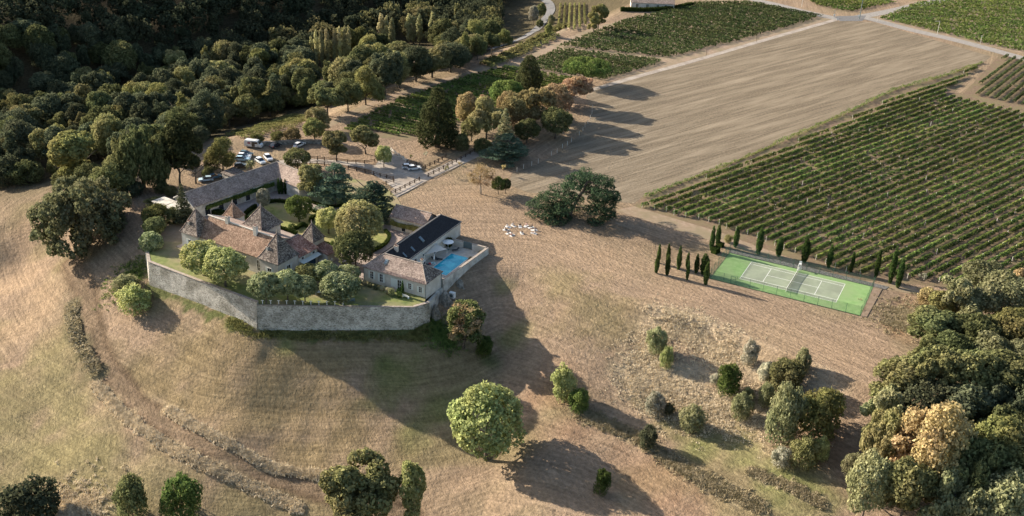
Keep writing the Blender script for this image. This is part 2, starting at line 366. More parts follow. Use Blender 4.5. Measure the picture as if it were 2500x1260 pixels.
along(RIDGE1, 1.6, (.30, .235, .15), .8, .9); along(RIDGE2, 1.3, (.30, .235, .15), .8, .9); along(RIDGE3, 1.8, (.24, .20, .13), .8, .9); along(RIDGE4, 1.3, (.28, .23, .15), .7, .9); along(BRAMBLE, 2.4, (.13, .12, .07), .7)
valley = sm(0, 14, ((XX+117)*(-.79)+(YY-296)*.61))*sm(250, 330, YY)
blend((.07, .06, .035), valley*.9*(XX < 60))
colr *= (0.92+.16*fine)[..., None]
nx, ny = len(X), len(Y)
V = np.stack([XX, YY, ZZ], -1).reshape(-1, 3).astype(np.float32)
ii = np.arange(nx*ny).reshape(ny, nx); Fq = np.stack([ii[:-1, :-1], ii[:-1, 1:], ii[1:, 1:], ii[1:, :-1]], -1).reshape(-1, 4)
me = bpy.data.meshes.new('ground'); me.vertices.add(len(V)); me.vertices.foreach_set('co', V.reshape(-1))
me.loops.add(Fq.size); me.loops.foreach_set('vertex_index', Fq.reshape(-1).astype(np.int32)); me.polygons.add(len(Fq))
me.polygons.foreach_set('loop_start', np.arange(0, Fq.size, 4, dtype=np.int32)); me.polygons.foreach_set('loop_total', np.full(len(Fq), 4, np.int32))
me.polygons.foreach_set('use_smooth', np.ones(len(Fq), bool)); me.update(calc_edges=True)
cb_at = me.attributes.new('mow', 'FLOAT', 'POINT'); cb_at.data.foreach_set('value', np.where(d_out > 0, d_out, -pdist(XX, YY, Q)).reshape(-1).astype(np.float32))
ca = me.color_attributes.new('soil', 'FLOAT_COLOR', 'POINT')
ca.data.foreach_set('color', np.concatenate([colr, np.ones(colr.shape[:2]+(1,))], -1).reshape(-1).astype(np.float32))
def groundmat(name, attr=True, base=None, az=0.0, streak=5.0, sfac=.5, bdist=.5, dark=.72, light=1.25, blotch=None, rowsp=0):
    m, nt, b = newmat(name); pos = N(nt, 'ShaderNodeNewGeometry').outputs['Position']
    mp = N(nt, 'ShaderNodeMapping', vector_type='TEXTURE'); mp.inputs['Rotation'].default_value = (0, 0, az); mp.inputs['Scale'].default_value = (streak, 1, 1); nt.links.new(pos, mp.inputs[0]); sv = mp.outputs[0]
    if attr:
        a = N(nt, 'ShaderNodeAttribute'); a.attribute_name = 'soil'; col = a.outputs['Color']
    else: col = c4(base)
    n1 = noise_node(nt, pos, 1.3, 6, .75); f1 = ramp(nt, n1.outputs[0], [(.34, (dark, dark, dark*.97, 1)), (.66, (light, light, light, 1))]); col = mixc(nt, col, f1.outputs[0], 1.0, 'MULTIPLY')
    n2 = noise_node(nt, sv, 1.5 if not attr else .9, 5, .7); f2 = ramp(nt, n2.outputs[0], [(.36, (.80, .79, .77, 1)), (.64, (1.2, 1.19, 1.16, 1))]); col = mixc(nt, col, f2.outputs[0], sfac, 'MULTIPLY')
    if attr:
        am = N(nt, 'ShaderNodeAttribute'); am.attribute_name = 'mow'; ml = N(nt, 'ShaderNodeMath', operation='MULTIPLY'); nt.links.new(am.outputs['Fac'], ml.inputs[0]); ml.inputs[1].default_value = 1.45
        sc_ = N(nt, 'ShaderNodeVectorMath', operation='SCALE'); nt.links.new(pos, sc_.inputs[0]); sc_.inputs['Scale'].default_value = .045; sx = N(nt, 'ShaderNodeSeparateXYZ'); nt.links.new(sc_.outputs[0], sx.inputs[0])
        cx = N(nt, 'ShaderNodeCombineXYZ'); nt.links.new(ml.outputs[0], cx.inputs[0]); nt.links.new(sx.outputs[0], cx.inputs[1]); nt.links.new(sx.outputs[1], cx.inputs[2])
        n7 = noise_node(nt, cx.outputs[0], 1.0, 4, .7); f7 = ramp(nt, n7.outputs[0], [(.36, (.72, .71, .69, 1)), (.64, (1.26, 1.25, 1.22, 1))]); col = mixc(nt, col, f7.outputs[0], .7, 'MULTIPLY')
    if blotch:
        mp3 = N(nt, 'ShaderNodeMapping', vector_type='TEXTURE'); mp3.inputs['Rotation'].default_value = (0, 0, az); mp3.inputs['Scale'].default_value = (13, 1, 1); nt.links.new(pos, mp3.inputs[0])
        n5 = noise_node(nt, mp3.outputs[0], .34, 6, .7); f5 = ramp(nt, n5.outputs[0], [(.44, (0, 0, 0, 1)), (.68, (1, 1, 1, 1))]); col = mixc(nt, col, c4(blotch), f5.outputs[0])
    nt.links.new(col, b.inputs['Base Color']); b.inputs['Roughness'].default_value = 1; b.inputs['Specular IOR Level'].default_value = .05
    n3 = noise_node(nt, pos, 1.25, 6, .72); n4 = noise_node(nt, sv, 1.4, 4, .65)
    ad = N(nt, 'ShaderNodeMath', operation='ADD'); nt.links.new(n3.outputs[0], ad.inputs[0]); nt.links.new(n4.outputs[0], ad.inputs[1])
    bp = N(nt, 'ShaderNodeBump'); bp.inputs['Strength'].default_value = .85; bp.inputs['Distance'].default_value = bdist
    nt.links.new(ad.outputs[0], bp.inputs['Height']); nt.links.new(bp.outputs[0], b.inputs['Normal']); return m
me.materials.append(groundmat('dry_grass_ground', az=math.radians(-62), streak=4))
tag(obj('ground', me), 'dry mown grassland rolling down from the plateau around the estate', None, None, 'structure')

# ------------------------------------------------------------------ sheets that lie on the level plateau
LV = [0.02]
def sheet(name, poly, m, label=None, z=None, sub=0):
    if z is None: z = LV[0]; LV[0] += .004
    o = obj(name, mesh(name, [(p[0], p[1], z) for p in poly], [tuple(range(len(poly)))] if sum(poly[i][0]*poly[(i+1) % len(poly)][1]-poly[i][1]*poly[(i+1) % len(poly)][0] for i in range(len(poly))) > 0 else [tuple(range(len(poly)))[::-1]], m))
    return tag(o, label, None, None, 'structure')
def smooth_path(pts, n=8):
    P = [np.array(p, float) for p in pts]; P = [2*P[0]-P[1]]+P+[2*P[-1]-P[-2]]; out = []
    for i in range(1, len(P)-2):
        for k in range(n):
            t = k/n; a, b, c, d = P[i-1:i+3]
            out.append(.5*((2*b)+(-a+c)*t+(2*a-5*b+4*c-d)*t*t+(-a+3*b-3*c+d)*t**3))
    return out+[P[-2]]
def strip(name, pts, wd, m, label=None, z=None, drape=False, kind='structure'):
    if z is None: z = LV[0]; LV[0] += .004
    P = smooth_path(pts); V = []; F = []
    for i, p in enumerate(P):
        t = P[min(i+1, len(P)-1)]-P[max(i-1, 0)]; t = t/np.linalg.norm(t); nrm = np.array([-t[1], t[0]])
        w_ = wd if not hasattr(wd, '__len__') else wd[0]+(wd[1]-wd[0])*i/len(P)
        for s in (1, -1):
            q = p+nrm*s*w_/2; V.append((q[0], q[1], (TZ(q[0], q[1])+float(drape)*(.03+.97*float(sm(0, 8, 0 if inside(q[0], q[1], Q) else pdist(q[0], q[1], Q)))) if drape else z)))
    for i in range(len(P)-1): F.append((2*i, 2*i+1, 2*i+3, 2*i+2))
    return tag(obj(name, mesh(name, V, F, m)), label, None, None, kind)
field_az = (lambda a, b: math.atan2(b[1]-a[1], b[0]-a[0]))(G(1636, 330), G(1840, 272))
big_field = poly_px([(1430, 235), (1452, 214), (1700, 152), (1900, 92), (2040, 52), (2130, 54), (2290, 100), (2420, 138), (2395, 158), (2282, 192), (2184, 219), (2052, 281), (1808, 388), (1570, 480), (1548, 497),
                     (1500, 492), (1400, 478), (1290, 470), (1242, 452), (1250, 424), (1310, 402), (1372, 368), (1420, 326), (1445, 280)])
sheet('stubble_field', big_field, groundmat('stubble', False, (.156, .128, .094), field_az, 60, 1.0, .3, .68, 1.28, (.26, .215, .155)), 'large pale stubble field with mowing streaks')
V1p = poly_px([(1540, 508), (1570, 482), (1808, 390), (2052, 283), (2184, 220), (2282, 193), (2405, 150), (2330, 225), (2560, 285), (2600, 760), (2400, 712), (2190, 690), (2070, 680), (1740, 560)])
sheet('vineyard_soil', V1p, M['soil'], 'bare brown soil between the vine rows')
V3p = poly_px([(800, 338), (965, 240), (1140, 182), (1250, 158), (1420, 188), (1250, 260), (1105, 310), (1000, 345), (880, 330)])
sheet('vineyard_soil', V3p, M['soil'], 'brown soil of the middle vineyard')
V45 = poly_px([(1230, 165), (1360, 112), (1520, 46), (1700, 8), (1760, -20), (2000, 30), (2040, 44), (1900, 86), (1640, 160), (1500, 200)])
sheet('vineyard_soil', V45, M['soil_light'], 'pale soil under the upper vineyard blocks')
V6p = poly_px([(2120, 46), (2225, 4), (2560, -20), (2620, 160)])
sheet('vineyard_soil', V6p, M['soil_light'], 'pale soil under the far right vineyard')
V2p = poly_px([(2345, 236), (2445, 130), (2600, 150), (2600, 290)])
sheet('vineyard_soil', V2p, M['soil'], 'brown soil of the small right corner vineyard')
sheet('dirt_verge', poly_px([(1548, 504), (1740, 562), (2068, 684), (2192, 697), (2400, 718), (2385, 742), (2190, 712), (2060, 690), (1785, 604), (1500, 514)]), M['soil_light'], 'pale bare headland strip between vineyard and tennis court')
# roads
strip('road', poly_px([(1436, 222), (1560, 186), (1700, 147), (1860, 100), (2045, 47)]), 2.8, M['drive'], 'narrow pale concrete lane along the stubble field')
strip('road', poly_px([(1700, -30), (1880, 8), (1960, 28), (2050, 46), (2110, 44), (2220, 72), (2360, 105), (2560, 160)]), 6.5, M['asphalt'], 'grey country road crossing the plateau')
strip('road', poly_px([(2085, 44), (2160, 30), (2280, 4), (2400, -20)]), 6.0, M['asphalt'], 'grey road running off to the upper right')
sheet('road', poly_px([(2035, 40), (2115, 38), (2105, 52), (2050, 52)]), M['asphaltd'], 'dark asphalt patch at the crossroads')
dv = poly_px([(925, 392), (955, 375), (985, 385), (1018, 408), (1052, 432), (1030, 446), (1000, 458), (975, 470), (945, 448), (905, 422)])
sheet('driveway', dv, M['drive'], 'pale chalk gravel driveway where the lanes meet')
strip('driveway', poly_px([(680, 398), (740, 393), (800, 396), (870, 402), (930, 415), (980, 435)]), 3.6, M['drive'], 'curving pale gravel drive from the car park')
strip('driveway', poly_px([(1230, 345), (1185, 366), (1120, 396), (1040, 432), (985, 462), (935, 490)]), 4.2, M['drive'], 'straight pale drive between wooden rails')
strip('driveway', poly_px([(935, 372), (965, 395), (1000, 425)]), 5.0, M['drive'], 'short gravel lane beside the bright young tree')
strip('dirt_track', poly_px([(1390, 62), (1330, 100), (1240, 140), (1160, 175), (1050, 205), (930, 245), (840, 285), (780, 318)]), 3.2, M['soil_light'], 'bare earth track along the wood edge', drape=.15)
strip('dirt_track', poly_px([(1690, 20), (1560, 52), (1480, 66), (1380, 104), (1250, 162), (1180, 175)]), (7, 5), M['soil_light'], 'pale earth headland track above the vineyard', drape=.2)
strip('road', [on(a, b)[:2] for a, b in [(1195, 122), (1240, 108), (1290, 85), (1325, 55), (1345, 25), (1330, 0), (1300, -25)]], 4.5, M['asphaltd'], 'narrow road curving away through the valley', drape=.25)
# estate floor
sheet('courtyard', [UV(*p) for p in [(-80, 3), (-75.6, 6), (-69.5, 33), (-60, 31), (-57.5, 40), (-44, 36), (-30, 33), (-27.8, 28), (-17.4, 28), (-17.4, -1), (-22, -3), (-31, -3), (-33, 4), (-60, 4)]], M['gravel'], 'pinkish gravel courtyard and drive inside the estate')
LAWN = poly_px([(598, 545), (602, 522), (638, 503), (690, 495), (735, 504), (775, 520), (830, 530), (890, 535), (930, 556), (948, 578), (942, 597), (905, 617), (865, 615), (815, 600), (745, 577), (700, 562), (660, 548), (625, 562)])
LAWN = smooth_path([np.array(p) for p in LAWN]+[np.array(LAWN[0])], 4)[:-1]
sheet('lawn', LAWN, M['lawn'], 'bright oval lawn enclosed by clipped hedges')
isl = smooth_path([np.array(p) for p in poly_px([(735, 480), (757, 494), (780, 501), (815, 506), (845, 503), (870, 500), (900, 530), (958, 552), (985, 520), (955, 470), (880, 440), (770, 440), (735, 460), (735, 480)])], 4)[:-1]
sheet('lawn', isl, M['terrace'], 'shaded grass under the blue cedars')
TER = [(-88, 4), (-84.8, -2.4), (-68.1, -18.8), (-31.6, -22.4), (-.2, -4.6), (1.0, -2.4), (0, 0), (-17.4, 0), (-20, -2), (-31, -2), (-33, -10), (-60, -8), (-66, 0), (-78, 6)]
sheet('terrace_lawn', [UV(*p) for p in TER], M['terrace'], 'grass terrace inside the retaining wall')
sheet('grass_verge', [UV(*p) for p in [(-88, 4), (-78, 6), (-64, -4), (-76, -10)]], M['soil_light'], 'dry ground at the west side of the house')

# ------------------------------------------------------------------ buildings
def rotf(deg):
    a = math.radians(deg); return (math.cos(a)*E1+math.sin(a)*E2, -math.sin(a)*E1+math.cos(a)*E2)
class Site:
    """plan frame: origin o, axes a1,a2 (world xy); parts are meshes under one empty"""
    def __init__(s, name, o, ax, label, cat='building', group=None):
        s.o = np.array(o); s.a1, s.a2 = ax; s.root = thing(name, (o[0], o[1], 0), label, cat, group); s.at = (o[0], o[1], 0)
    def part(s, mb, name, m, parent=None, label=None):
        o = obj(name, mb.me(name, m, at=s.at, uv=(s.o, s.a1, s.a2)), parent or s.root)
        if label: o['label'] = label
        return o
    def window(s, p, q, t, z, w, h, name='window', shut=True, panes=True, label=None):
        """on the wall from p to q (plan coords, outside on the right when walking p->q), t metres along"""
        p = np.array(p, float); q = np.array(q, float); d = (q-p)/np.linalg.norm(q-p); n = np.array([d[1], -d[0]])
        def quadbox(t0, t1, z0, z1, d0, d1):
            m_ = MB(); c = []
            for zz in (z0, z1):
                for tt, dd in ((t0, d0), (t1, d0), (t1, d1), (t0, d1)):
                    r = p+d*tt+n*dd; c.append((r[0], r[1], zz))
            m_.add(c, [(0, 1, 2, 3), (7, 6, 5, 4), (0, 4, 5, 1), (1, 5, 6, 2), (2, 6, 7, 3), (3, 7, 4, 0)]); return m_
        fr = MB()
        for a in ((t-w/2-.1, t-w/2, z-.1, z+h+.1), (t+w/2, t+w/2+.1, z-.1, z+h+.1), (t-w/2, t+w/2, z+h, z+h+.1), (t-w/2, t+w/2, z-.1, z)):
            b_ = quadbox(*a, -.02, .09); fr.add(b_.V, b_.F)
        if panes:
            for a in ((t-.035, t+.035, z, z+h), ):
                b_ = quadbox(*a, .02, .06); fr.add(b_.V, b_.F)
            for k in (1, 2):
                for a in ((t-w/2, t-.035), (t+.035, t+w/2)):
                    b_ = quadbox(a[0], a[1], z+h*k/3-.03, z+h*k/3+.03, .02, .055); fr.add(b_.V, b_.F)
        f = s.part(fr, name, M['frame'], label=label)
        pn = quadbox(t-w/2, t+w/2, z, z+h, -.02, .015)
        o = obj('pane', pn.me('pane', M['glass'], at=s.at, uv=(s.o, s.a1, s.a2)), f)
        if shut:
            for k, sg in enumerate((-1, 1)):
                c0 = t+sg*(w/2+.1); c1 = t+sg*(w/2+.1+w*.5)
                sb = quadbox(min(c0, c1), max(c0, c1), z-.05, z+h+.05, .003, .055); obj('shutter', sb.me('shutter', M['shutter'], at=s.at, uv=(s.o, s.a1, s.a2)), f)
        return f
    def chimney(s, a, b, z0, z1, w=.9, d=.6, m='render'):
        c = MB(); c.box(a-w/2, a+w/2, b-d/2, b+d/2, z0, z1); o = s.part(c, 'chimney', M[m])
        c = MB(); c.box(a-w/2-.08, a+w/2+.08, b-d/2-.08, b+d/2+.08, z1, z1+.12); k = obj('chimney_cap', c.me('chimney_cap', M['coping'], at=s.at, uv=(s.o, s.a1, s.a2)), o)
        c = MB()
        for k in (-1, 1): c.tube([(a+k*w*.22, b, z1+.12), (a+k*w*.22, b, z1+.42)], .13, 8)
        obj('chimney_pot', c.me('chimney_pot', M['roof_red'], at=s.at, uv=(s.o, s.a1, s.a2)), o)
    def pyramid(s, a0, a1, b0, b1, ze, za, m, ov=.35, flare=.35, trunc=None):
        """tall hipped tower roof with a slight kick at the eaves"""
        ca, cb = (a0+a1)/2, (b0+b1)/2; r = MB()
        def ring(k, z): return [(ca+(x-ca)*k, cb+(y-cb)*k, z) for x, y in ((a0-ov, b0-ov), (a1+ov, b0-ov), (a1+ov, b1+ov), (a0-ov, b1+ov))]
        R0 = ring(1, ze-.12); R1 = ring(1, ze); R2 = ring(.78, ze+(za-ze)*.17); Vv = R0+R1+R2+[(ca, cb, za)]
        F = [(3, 2, 1, 0)]
        for lv in (0, 4):
            for k in range(4): F.append((lv+k, lv+(k+1) % 4, lv+4+(k+1) % 4, lv+4+k))
        for k in range(4): F.append((8+k, 8+(k+1) % 4, 12))
        r.add(Vv, F); o = s.part(r, 'tower_roof', M[m])
        hp = MB()
        for k in range(4): hp.tube([R1[k], R2[k], (ca, cb, za)], .09, 5)
        obj('hip_tiles', hp.me('hip_tiles', M['roof_pink'], at=s.at, uv=(s.o, s.a1, s.a2)), o)
        fi = MB(); fi.tube([(ca, cb, za-.1), (ca, cb, za+.9)], [.16, .03], 6); fi.ball((ca, cb, za+.35), .17, 6, 4)
        obj('finial', fi.me('finial', M['coping'], at=s.at, uv=(s.o, s.a1, s.a2)), o)
        return o
    def gable(s, a0, a1, b0, b1, ze, zr, m, along='a', ov=.3, hip0=0, hip1=0, name='roof', t=.14, ridge=True):
        """two slopes with the ridge along a or b; hip0/hip1 pull the ridge ends in"""
        sw = (lambda x, y, z: (x, y, z)) if along == 'a' else (lambda x, y, z: (y, x, z))
        if along == 'b': a0, a1, b0, b1 = b0, b1, a0, a1
        mid = (b0+b1)/2; sl_ = (zr-ze)/(mid-b0); e0, e1_, f0, f1 = b0-ov, b1+ov, a0-ov, a1+ov; zo = ze-sl_*ov
        h0 = a0+hip0 if hip0 else f0; h1 = a1-hip1 if hip1 else f1
        r = MB(); P = [[sw(f0, e0, zo), sw(f1, e0, zo), sw(h1, mid, zr), sw(h0, mid, zr)], [sw(f1, e1_, zo), sw(f0, e1_, zo), sw(h0, mid, zr), sw(h1, mid, zr)]]
        if hip0: P.append([sw(f0, e1_, zo), sw(f0, e0, zo), sw(h0, mid, zr)])
        if hip1: P.append([sw(f1, e0, zo), sw(f1, e1_, zo), sw(h1, mid, zr)])
        for q in P: r.slab(q if along == 'a' else q[::-1], t)
        o = s.part(r, name, M[m])
        if ridge:
            rt = MB(); pts = [sw(h0, mid, zr+.02), sw(h1, mid, zr+.02)]; rt.tube(pts, .16, 6)
            if hip0: rt.tube([pts[0], sw(f0, e0, zo)], .1, 5); rt.tube([pts[0], sw(f0, e1_, zo)], .1, 5)
            if hip1: rt.tube([pts[1], sw(f1, e0, zo)], .1, 5); rt.tube([pts[1], sw(f1, e1_, zo)], .1, 5)
            obj('ridge_tiles', rt.me('ridge_tiles', M['coping'], at=s.at, uv=(s.o, s.a1, s.a2)), o)
        return o
    def walls(s, poly, z0, z1, m='render', name='wall'):
        b_ = MB(); b_.prism(poly, z0, z1); return s.part(b_, name, M[m])
    def gablewall(s, a0, a1, b0, b1, ze, zr, along, m='render'):
        """the triangular wall heads under a gable roof"""
        mid = (b0+b1)/2 if along == 'a' else (a0+a1)/2; g = MB()
        V_ = [(a0, b0, ze), (a0, b1, ze), (a0, mid, zr-.18), (a1, b0, ze), (a1, b1, ze), (a1, mid, zr-.18)] if along == 'a' else [(a0, b0, ze), (a1, b0, ze), (mid, b0, zr-.18), (a0, b1, ze), (a1, b1, ze), (mid, b1, zr-.18)]
        g.add(V_, [(0, 1, 2), (5, 4, 3), (0, 2, 5, 3), (1, 4, 5, 2)]); return s.part(g, 'gable', M[m])

# --- the chateau
CA = rotf(-4.5)
def cw(a, b): return tuple(UV(-33.9, -11.5)+a*CA[0]+b*CA[1])
H = Site('manor_house', cw(0, 0), CA, 'pale stone manor house with warm tiled roof and five steep pyramid tower roofs')
H.walls([(-26.3, .7), (-6, .7), (-6, 12.4), (-26.3, 12.4)], -.2, 5)
# front slope steep, rear slope long and shallow
fs = MB(); fs.slab([(-26.6, .35, 4.72), (-5.6, .35, 4.72), (-5.6, 4.6, 9.0), (-26.6, 4.6, 9.0)], .15); H.part(fs, 'roof', M['roof_warm'])
bs = MB(); bs.slab([(-5.6, 13.4, 4.9), (-27.2, 13.4, 4.9), (-27.2, 4.6, 9.0), (-5.6, 4.6, 9.0)], .15); ro = H.part(bs, 'rear_roof', M['roof_pink'])
rg = MB(); rg.tube([(-27, 4.6, 9.03), (-5, 4.6, 9.03)], .2, 6); obj('ridge_tiles', rg.me('ridge_tiles', M['render'], at=H.at, uv=(H.o, H.a1, H.a2)), ro)
vg = MB(); vg.tube([(-27.2, 4.6, 9.02), (-27.2, 13.4, 4.95)], .16, 5); vg.tube([(-27.2, 13.4, 4.93), (-22, 13.4, 4.93)], .14, 5); obj('verge', vg.me('verge', M['render'], at=H.at, uv=(H.o, H.a1, H.a2)), ro)
gw = MB(); gw.add([(-26.2, .7, 5), (-26.2, 13.2, 4.8), (-26.2, 4.6, 8.8), (-6.1, .7, 5), (-6.1, 13.2, 4.8), (-6.1, 4.6, 8.8)], [(0, 2, 1), (5, 3, 4), (0, 3, 5, 2), (1, 2, 5, 4)]); H.part(gw, 'gable', M['render'])
H.walls([(-6, 0), (0, 0), (0, 6.9), (-6, 6.9)], -.2, 5.1); H.pyramid(-6, 0, 0, 6.9, 5.1, 11.2, 'roof_dark')
H.walls([(-31.9, -.3), (-26.3, -.3), (-26.3, 5.4), (-31.9, 5.4)], -.2, 5.1); H.pyramid(-31.9, -26.3, -.3, 5.4, 5.1, 11.0, 'roof_dark')
H.walls([(-18.9, 8.3), (-12.9, 8.3), (-12.9, 15), (-18.9, 15)], -.2, 7.0); H.pyramid(-18.9, -12.9, 8.3, 15, 7.0, 12.0, 'roof_dark', ov=.6)
cb = MB()
for k in range(13):
    cb.box(-12.9, -12.55, 8.4+k*.52, 8.65+k*.52, 6.4, 6.85)
for k in range(11): cb.box(-18.7+k*.55, -18.45+k*.55, 7.95, 8.3, 6.4, 6.85)
H.part(cb, 'corbels', M['render_old'])
H.walls([(-5.5, 14.2), (-1.5, 14.2), (-1.5, 18.4), (-5.5, 18.4)], -.2, 4.9); H.pyramid(-5.5, -1.5, 14.2, 18.4, 4.9, 8.9, 'roof_dark', ov=.25)
H.walls([(-30.4, 12.4), (-26.6, 12.4), (-26.6, 16.3), (-30.4, 16.3)], -.2, 5.0); H.pyramid(-30.4, -26.6, 12.4, 16.3, 5.0, 8.7, 'roof_warm', ov=.2)
# right rear wings
H.walls([(-12.9, 12.4), (-1.0, 12.4), (-1.0, 13.6), (-12.9, 13.6)], -.2, 4.4)
w1 = MB(); w1.slab([(-5.9, 7.2, 6.1), (-12.6, 7.2, 7.7), (-12.6, 13.9, 4.6), (-5.9, 13.9, 4.6)][::-1], .12)
H.walls([(-5.9, 6.9), (.2, 6.9), (.2, 13.7), (-5.9, 13.7)], -.2, 4.1)
w2 = MB(); w2.slab([(-6.0, 7.0, 6.0), (.5, 7.0, 4.15), (.5, 14.0, 4.15), (-6.0, 14.0, 6.0)], .12); H.part(w2, 'wing_roof', M['roof_red'])
wg = MB(); wg.tube([(-6, 7, 6.05), (-6, 14, 6.05)], .14, 5); H.part(wg, 'ridge_tiles', M['coping'])
gw = MB(); gw.add([(-5.9, 13.69, 4.1), (.2, 13.69, 4.1), (-5.9, 13.69, 5.85), (-5.9, 7, 4.1), (.2, 7, 4.1), (-5.9, 7, 5.85)], [(0, 1, 2), (3, 5, 4), (1, 4, 5, 2)]); H.part(gw, 'gable', M['render'])
H.walls([(-1.5, 14.2), (3.0, 14.2), (3.0, 18), (-1.5, 18)], -.2, 2.6, 'render_old')
w3 = MB(); w3.slab([(-1.5, 14.0, 3.6), (3.3, 14.0, 2.7), (3.3, 18.2, 2.7), (-1.5, 18.2, 3.6)], .12); H.part(w3, 'lean_to_roof', M['roof_red'])
cn = MB(); cn.slab([(.25, 7.2, 2.95), (1.5, 7.2, 2.6), (1.5, 13.8, 2.6), (.25, 13.8, 2.95)], .06); H.part(cn, 'canopy', M['shutter'])
H.window((.2, 7), (.2, 13.6), 1.3, 3.1, .8, .6, shut=True, panes=False); H.window((.2, 7), (.2, 13.6), 5.3, 3.1, .8, .6, shut=True, panes=False)
gd = MB()
for k in range(4): gd.box(.21, .3, 8.3+k*1.15, 9.4+k*1.15, 0, 2.3)
H.part(gd, 'glazed_door', plain('blue_glazed_door', (.03, .06, .10), .15))
H.chimney(-20.3, 4.5, 8.2, 10.4, 1.0, .7); H.chimney(-10.6, 4.1, 8.0, 10.6, 1.0, .7)
H.chimney(-4.3, 1.3, 6.0, 7.9, .55, .5); H.chimney(-29.9, .8, 6.0, 7.8, .6, .55, 'render_old')
wins = [((-26.3, .7), (-6, .7), 3.4, 1.3, 1.0, 2.4), ((-26.3, .7), (-6, .7), 8.5, 1.3, 1.0, 2.4), ((-26.3, .7), (-6, .7), 13.5, 1.3, 1.0, 2.4), ((-26.3, .7), (-6, .7), 19.3, 1.0, 1.0, 2.8),
        ((-6, 0), (0, 0), 3.2, .6, 1.15, 2.6), ((0, 0), (0, 6.9), 3.5, .6, 1.15, 2.8), ((-31.9, -.3), (-26.3, -.3), 2.9, .5, 1.1, 3.0)]
for i, (p, q, t, z, ww, hh) in enumerate(wins): H.window(p, q, t, z, ww, hh, shut=i in (4, 5, 6))
cm = MB(); cm.box(-26.3, -6.05, .58, .7, 4.6, 4.75); cm.box(-6.08, .08, -.1, 0, 4.62, 4.8); cm.box(0, .1, 0, 6.9, 4.62, 4.8); H.part(cm, 'cornice', M['render_old'])
st = MB(); st.box(-34.3, -31.95, -.4, 1.8, .03, .25); H.part(st, 'step', M['coping'])

# --- cottage + slate wing (L-shaped)
C = Site('cottage', UV(0, 0), (E1, E2), 'cream cottage with pinkish tiled roof and white shutters above the terrace wall')
C.walls([(-17.4, 0), (0, 0), (0, 7.3), (-17.4, 7.3)], -.3, 4); C.gable(-17.4, 0, 0, 7.3, 4, 6.7, 'roof_barn', hip0=3.6, hip1=3.2, ov=.25)
hp = MB(); hp.slab([(.27, -.27, 3.83), (.27, 7.57, 3.83), (-3.18, 3.65, 6.73)], .05); C.part(hp, 'hip_slope', M['roof_dark'])
WL = ((-17.4, 0), (0, 0))
for t, z, ww, hh in ((2.3, 1.2, .85, 1.9), (5.0, 1.0, .85, 2.1), (13.0, 1.3, .8, 1.45), (15.9, 1.2, .8, 1.4)): C.window(*WL, t, z, ww, hh)
C.window(*WL, 10.1, .35, 1.0, 2.5, 'french_door')
bd = MB(); bd.box(-9.7, -8.2, -.04, .0, .6, 2.9); C.part(bd, 'blocked_doorway', M['shutter'])
sp = MB(); sp.box(-9.6, -6.2, -1.2, -.02, -.1, .28); sp.box(-6.6, -5.9, -1.2, -.1, -.1, .12); C.part(sp, 'doorstep', M['coping'])
def skylight(site, a, b, z, pa, pb, sl_a, sl_b, w=.8, h=1.1):
    """roof window lying in the plane z = z + sl_a*da + sl_b*db"""
    fr = MB(); 
    P = [(a+x*w/2, b+y*h/2, z+.16+sl_a*x*w/2+sl_b*y*h/2) for x, y in ((-1, -1), (1, -1), (1, 1), (-1, 1))]
    fr.slab(P, .16); f = site.part(fr, 'skylight', M['gate'])
    P2 = [(a+x*w*.4, b+y*h*.4, z+.175+sl_a*x*w*.4+sl_b*y*h*.4) for x, y in ((-1, -1), (1, -1), (1, 1), (-1, 1))]
    g = MB(); g.slab(P2, .01); obj('pane', g.me('pane', plain('skylight_glass', (.10, .14, .17), .05, 0, 1), at=site.at, uv=(site.o, site.a1, site.a2)), f)
skylight(C, -12.3, 2.0, 5.45, 0, 0, 0, .74)
C.chimney(-3.6, 4.1, 6.2, 7.4, .6, .5, 'render_old')
gt = MB()
for k in range(60): gt.tube([(-17.6+k*.3, -.33, 3.75), (-17.6+k*.3, .4, 4.25)], .09, 5)
e_ = C.part(gt, 'eave_tiles', M['roof_pink']); e_['kind'] = 'stuff'
for q in (((.08, 7.0, 3.9), (.08, 7.0, -3.5)), ((-17.35, -.08, 3.9), (-17.35, -.08, 0)), ((-.05, -.09, 3.9), (-.05, -.09, -1))): dp = MB(); dp.tube(q, .07, 6); C.part(dp, 'drainpipe', M['gate'])
W = Site('slate_wing', UV(0, 0), (E1, E2), 'long wing with dark slate roof beside the swimming pool')
W.walls([(-17.4, 7.3), (-10.2, 7.3), (-10.2, 34.5), (-17.4, 34.5)], -.3, 4)
W.gable(-17.4, -10.2, 3.9, 34.5, 4, 6.7, 'slate', along='b', hip1=4.2, ov=.25)
for t, z, ww, hh in ((4.5, .2, 1.0, 2.5), (8.3, 1.7, .5, .8), (14, .2, 1.0, 2.6), (2.2, 2.2, .5, .7)):
    W.window((-10.2, 7.3), (-10.2, 34.5), t, z, ww, hh, shut=False, panes=False)
skylight(W, -11.8, 17.5, 5.25, 0, 0, -.75, 0, 1.3, .9); skylight(W, -11.2, 12.4, 4.8, 0, 0, -.75, 0, 1.1, .6); skylight(W, -11.2, 8.6, 4.8, 0, 0, -.75, 0, 1.1, .5)
W.chimney(-13.0, 7.6, 5.6, 7.2, .9, .7)
et = MB(); et.tube([(-10.0, 7.5, 3.9), (-10.0, 34.7, 3.9)], .12, 6); W.part(et, 'gutter', M['coping'])
B = Site('storage_barn', UV(-27.8, 28), (E1, E2), 'small barn with pale pink tiled roof and a vine across its wall')
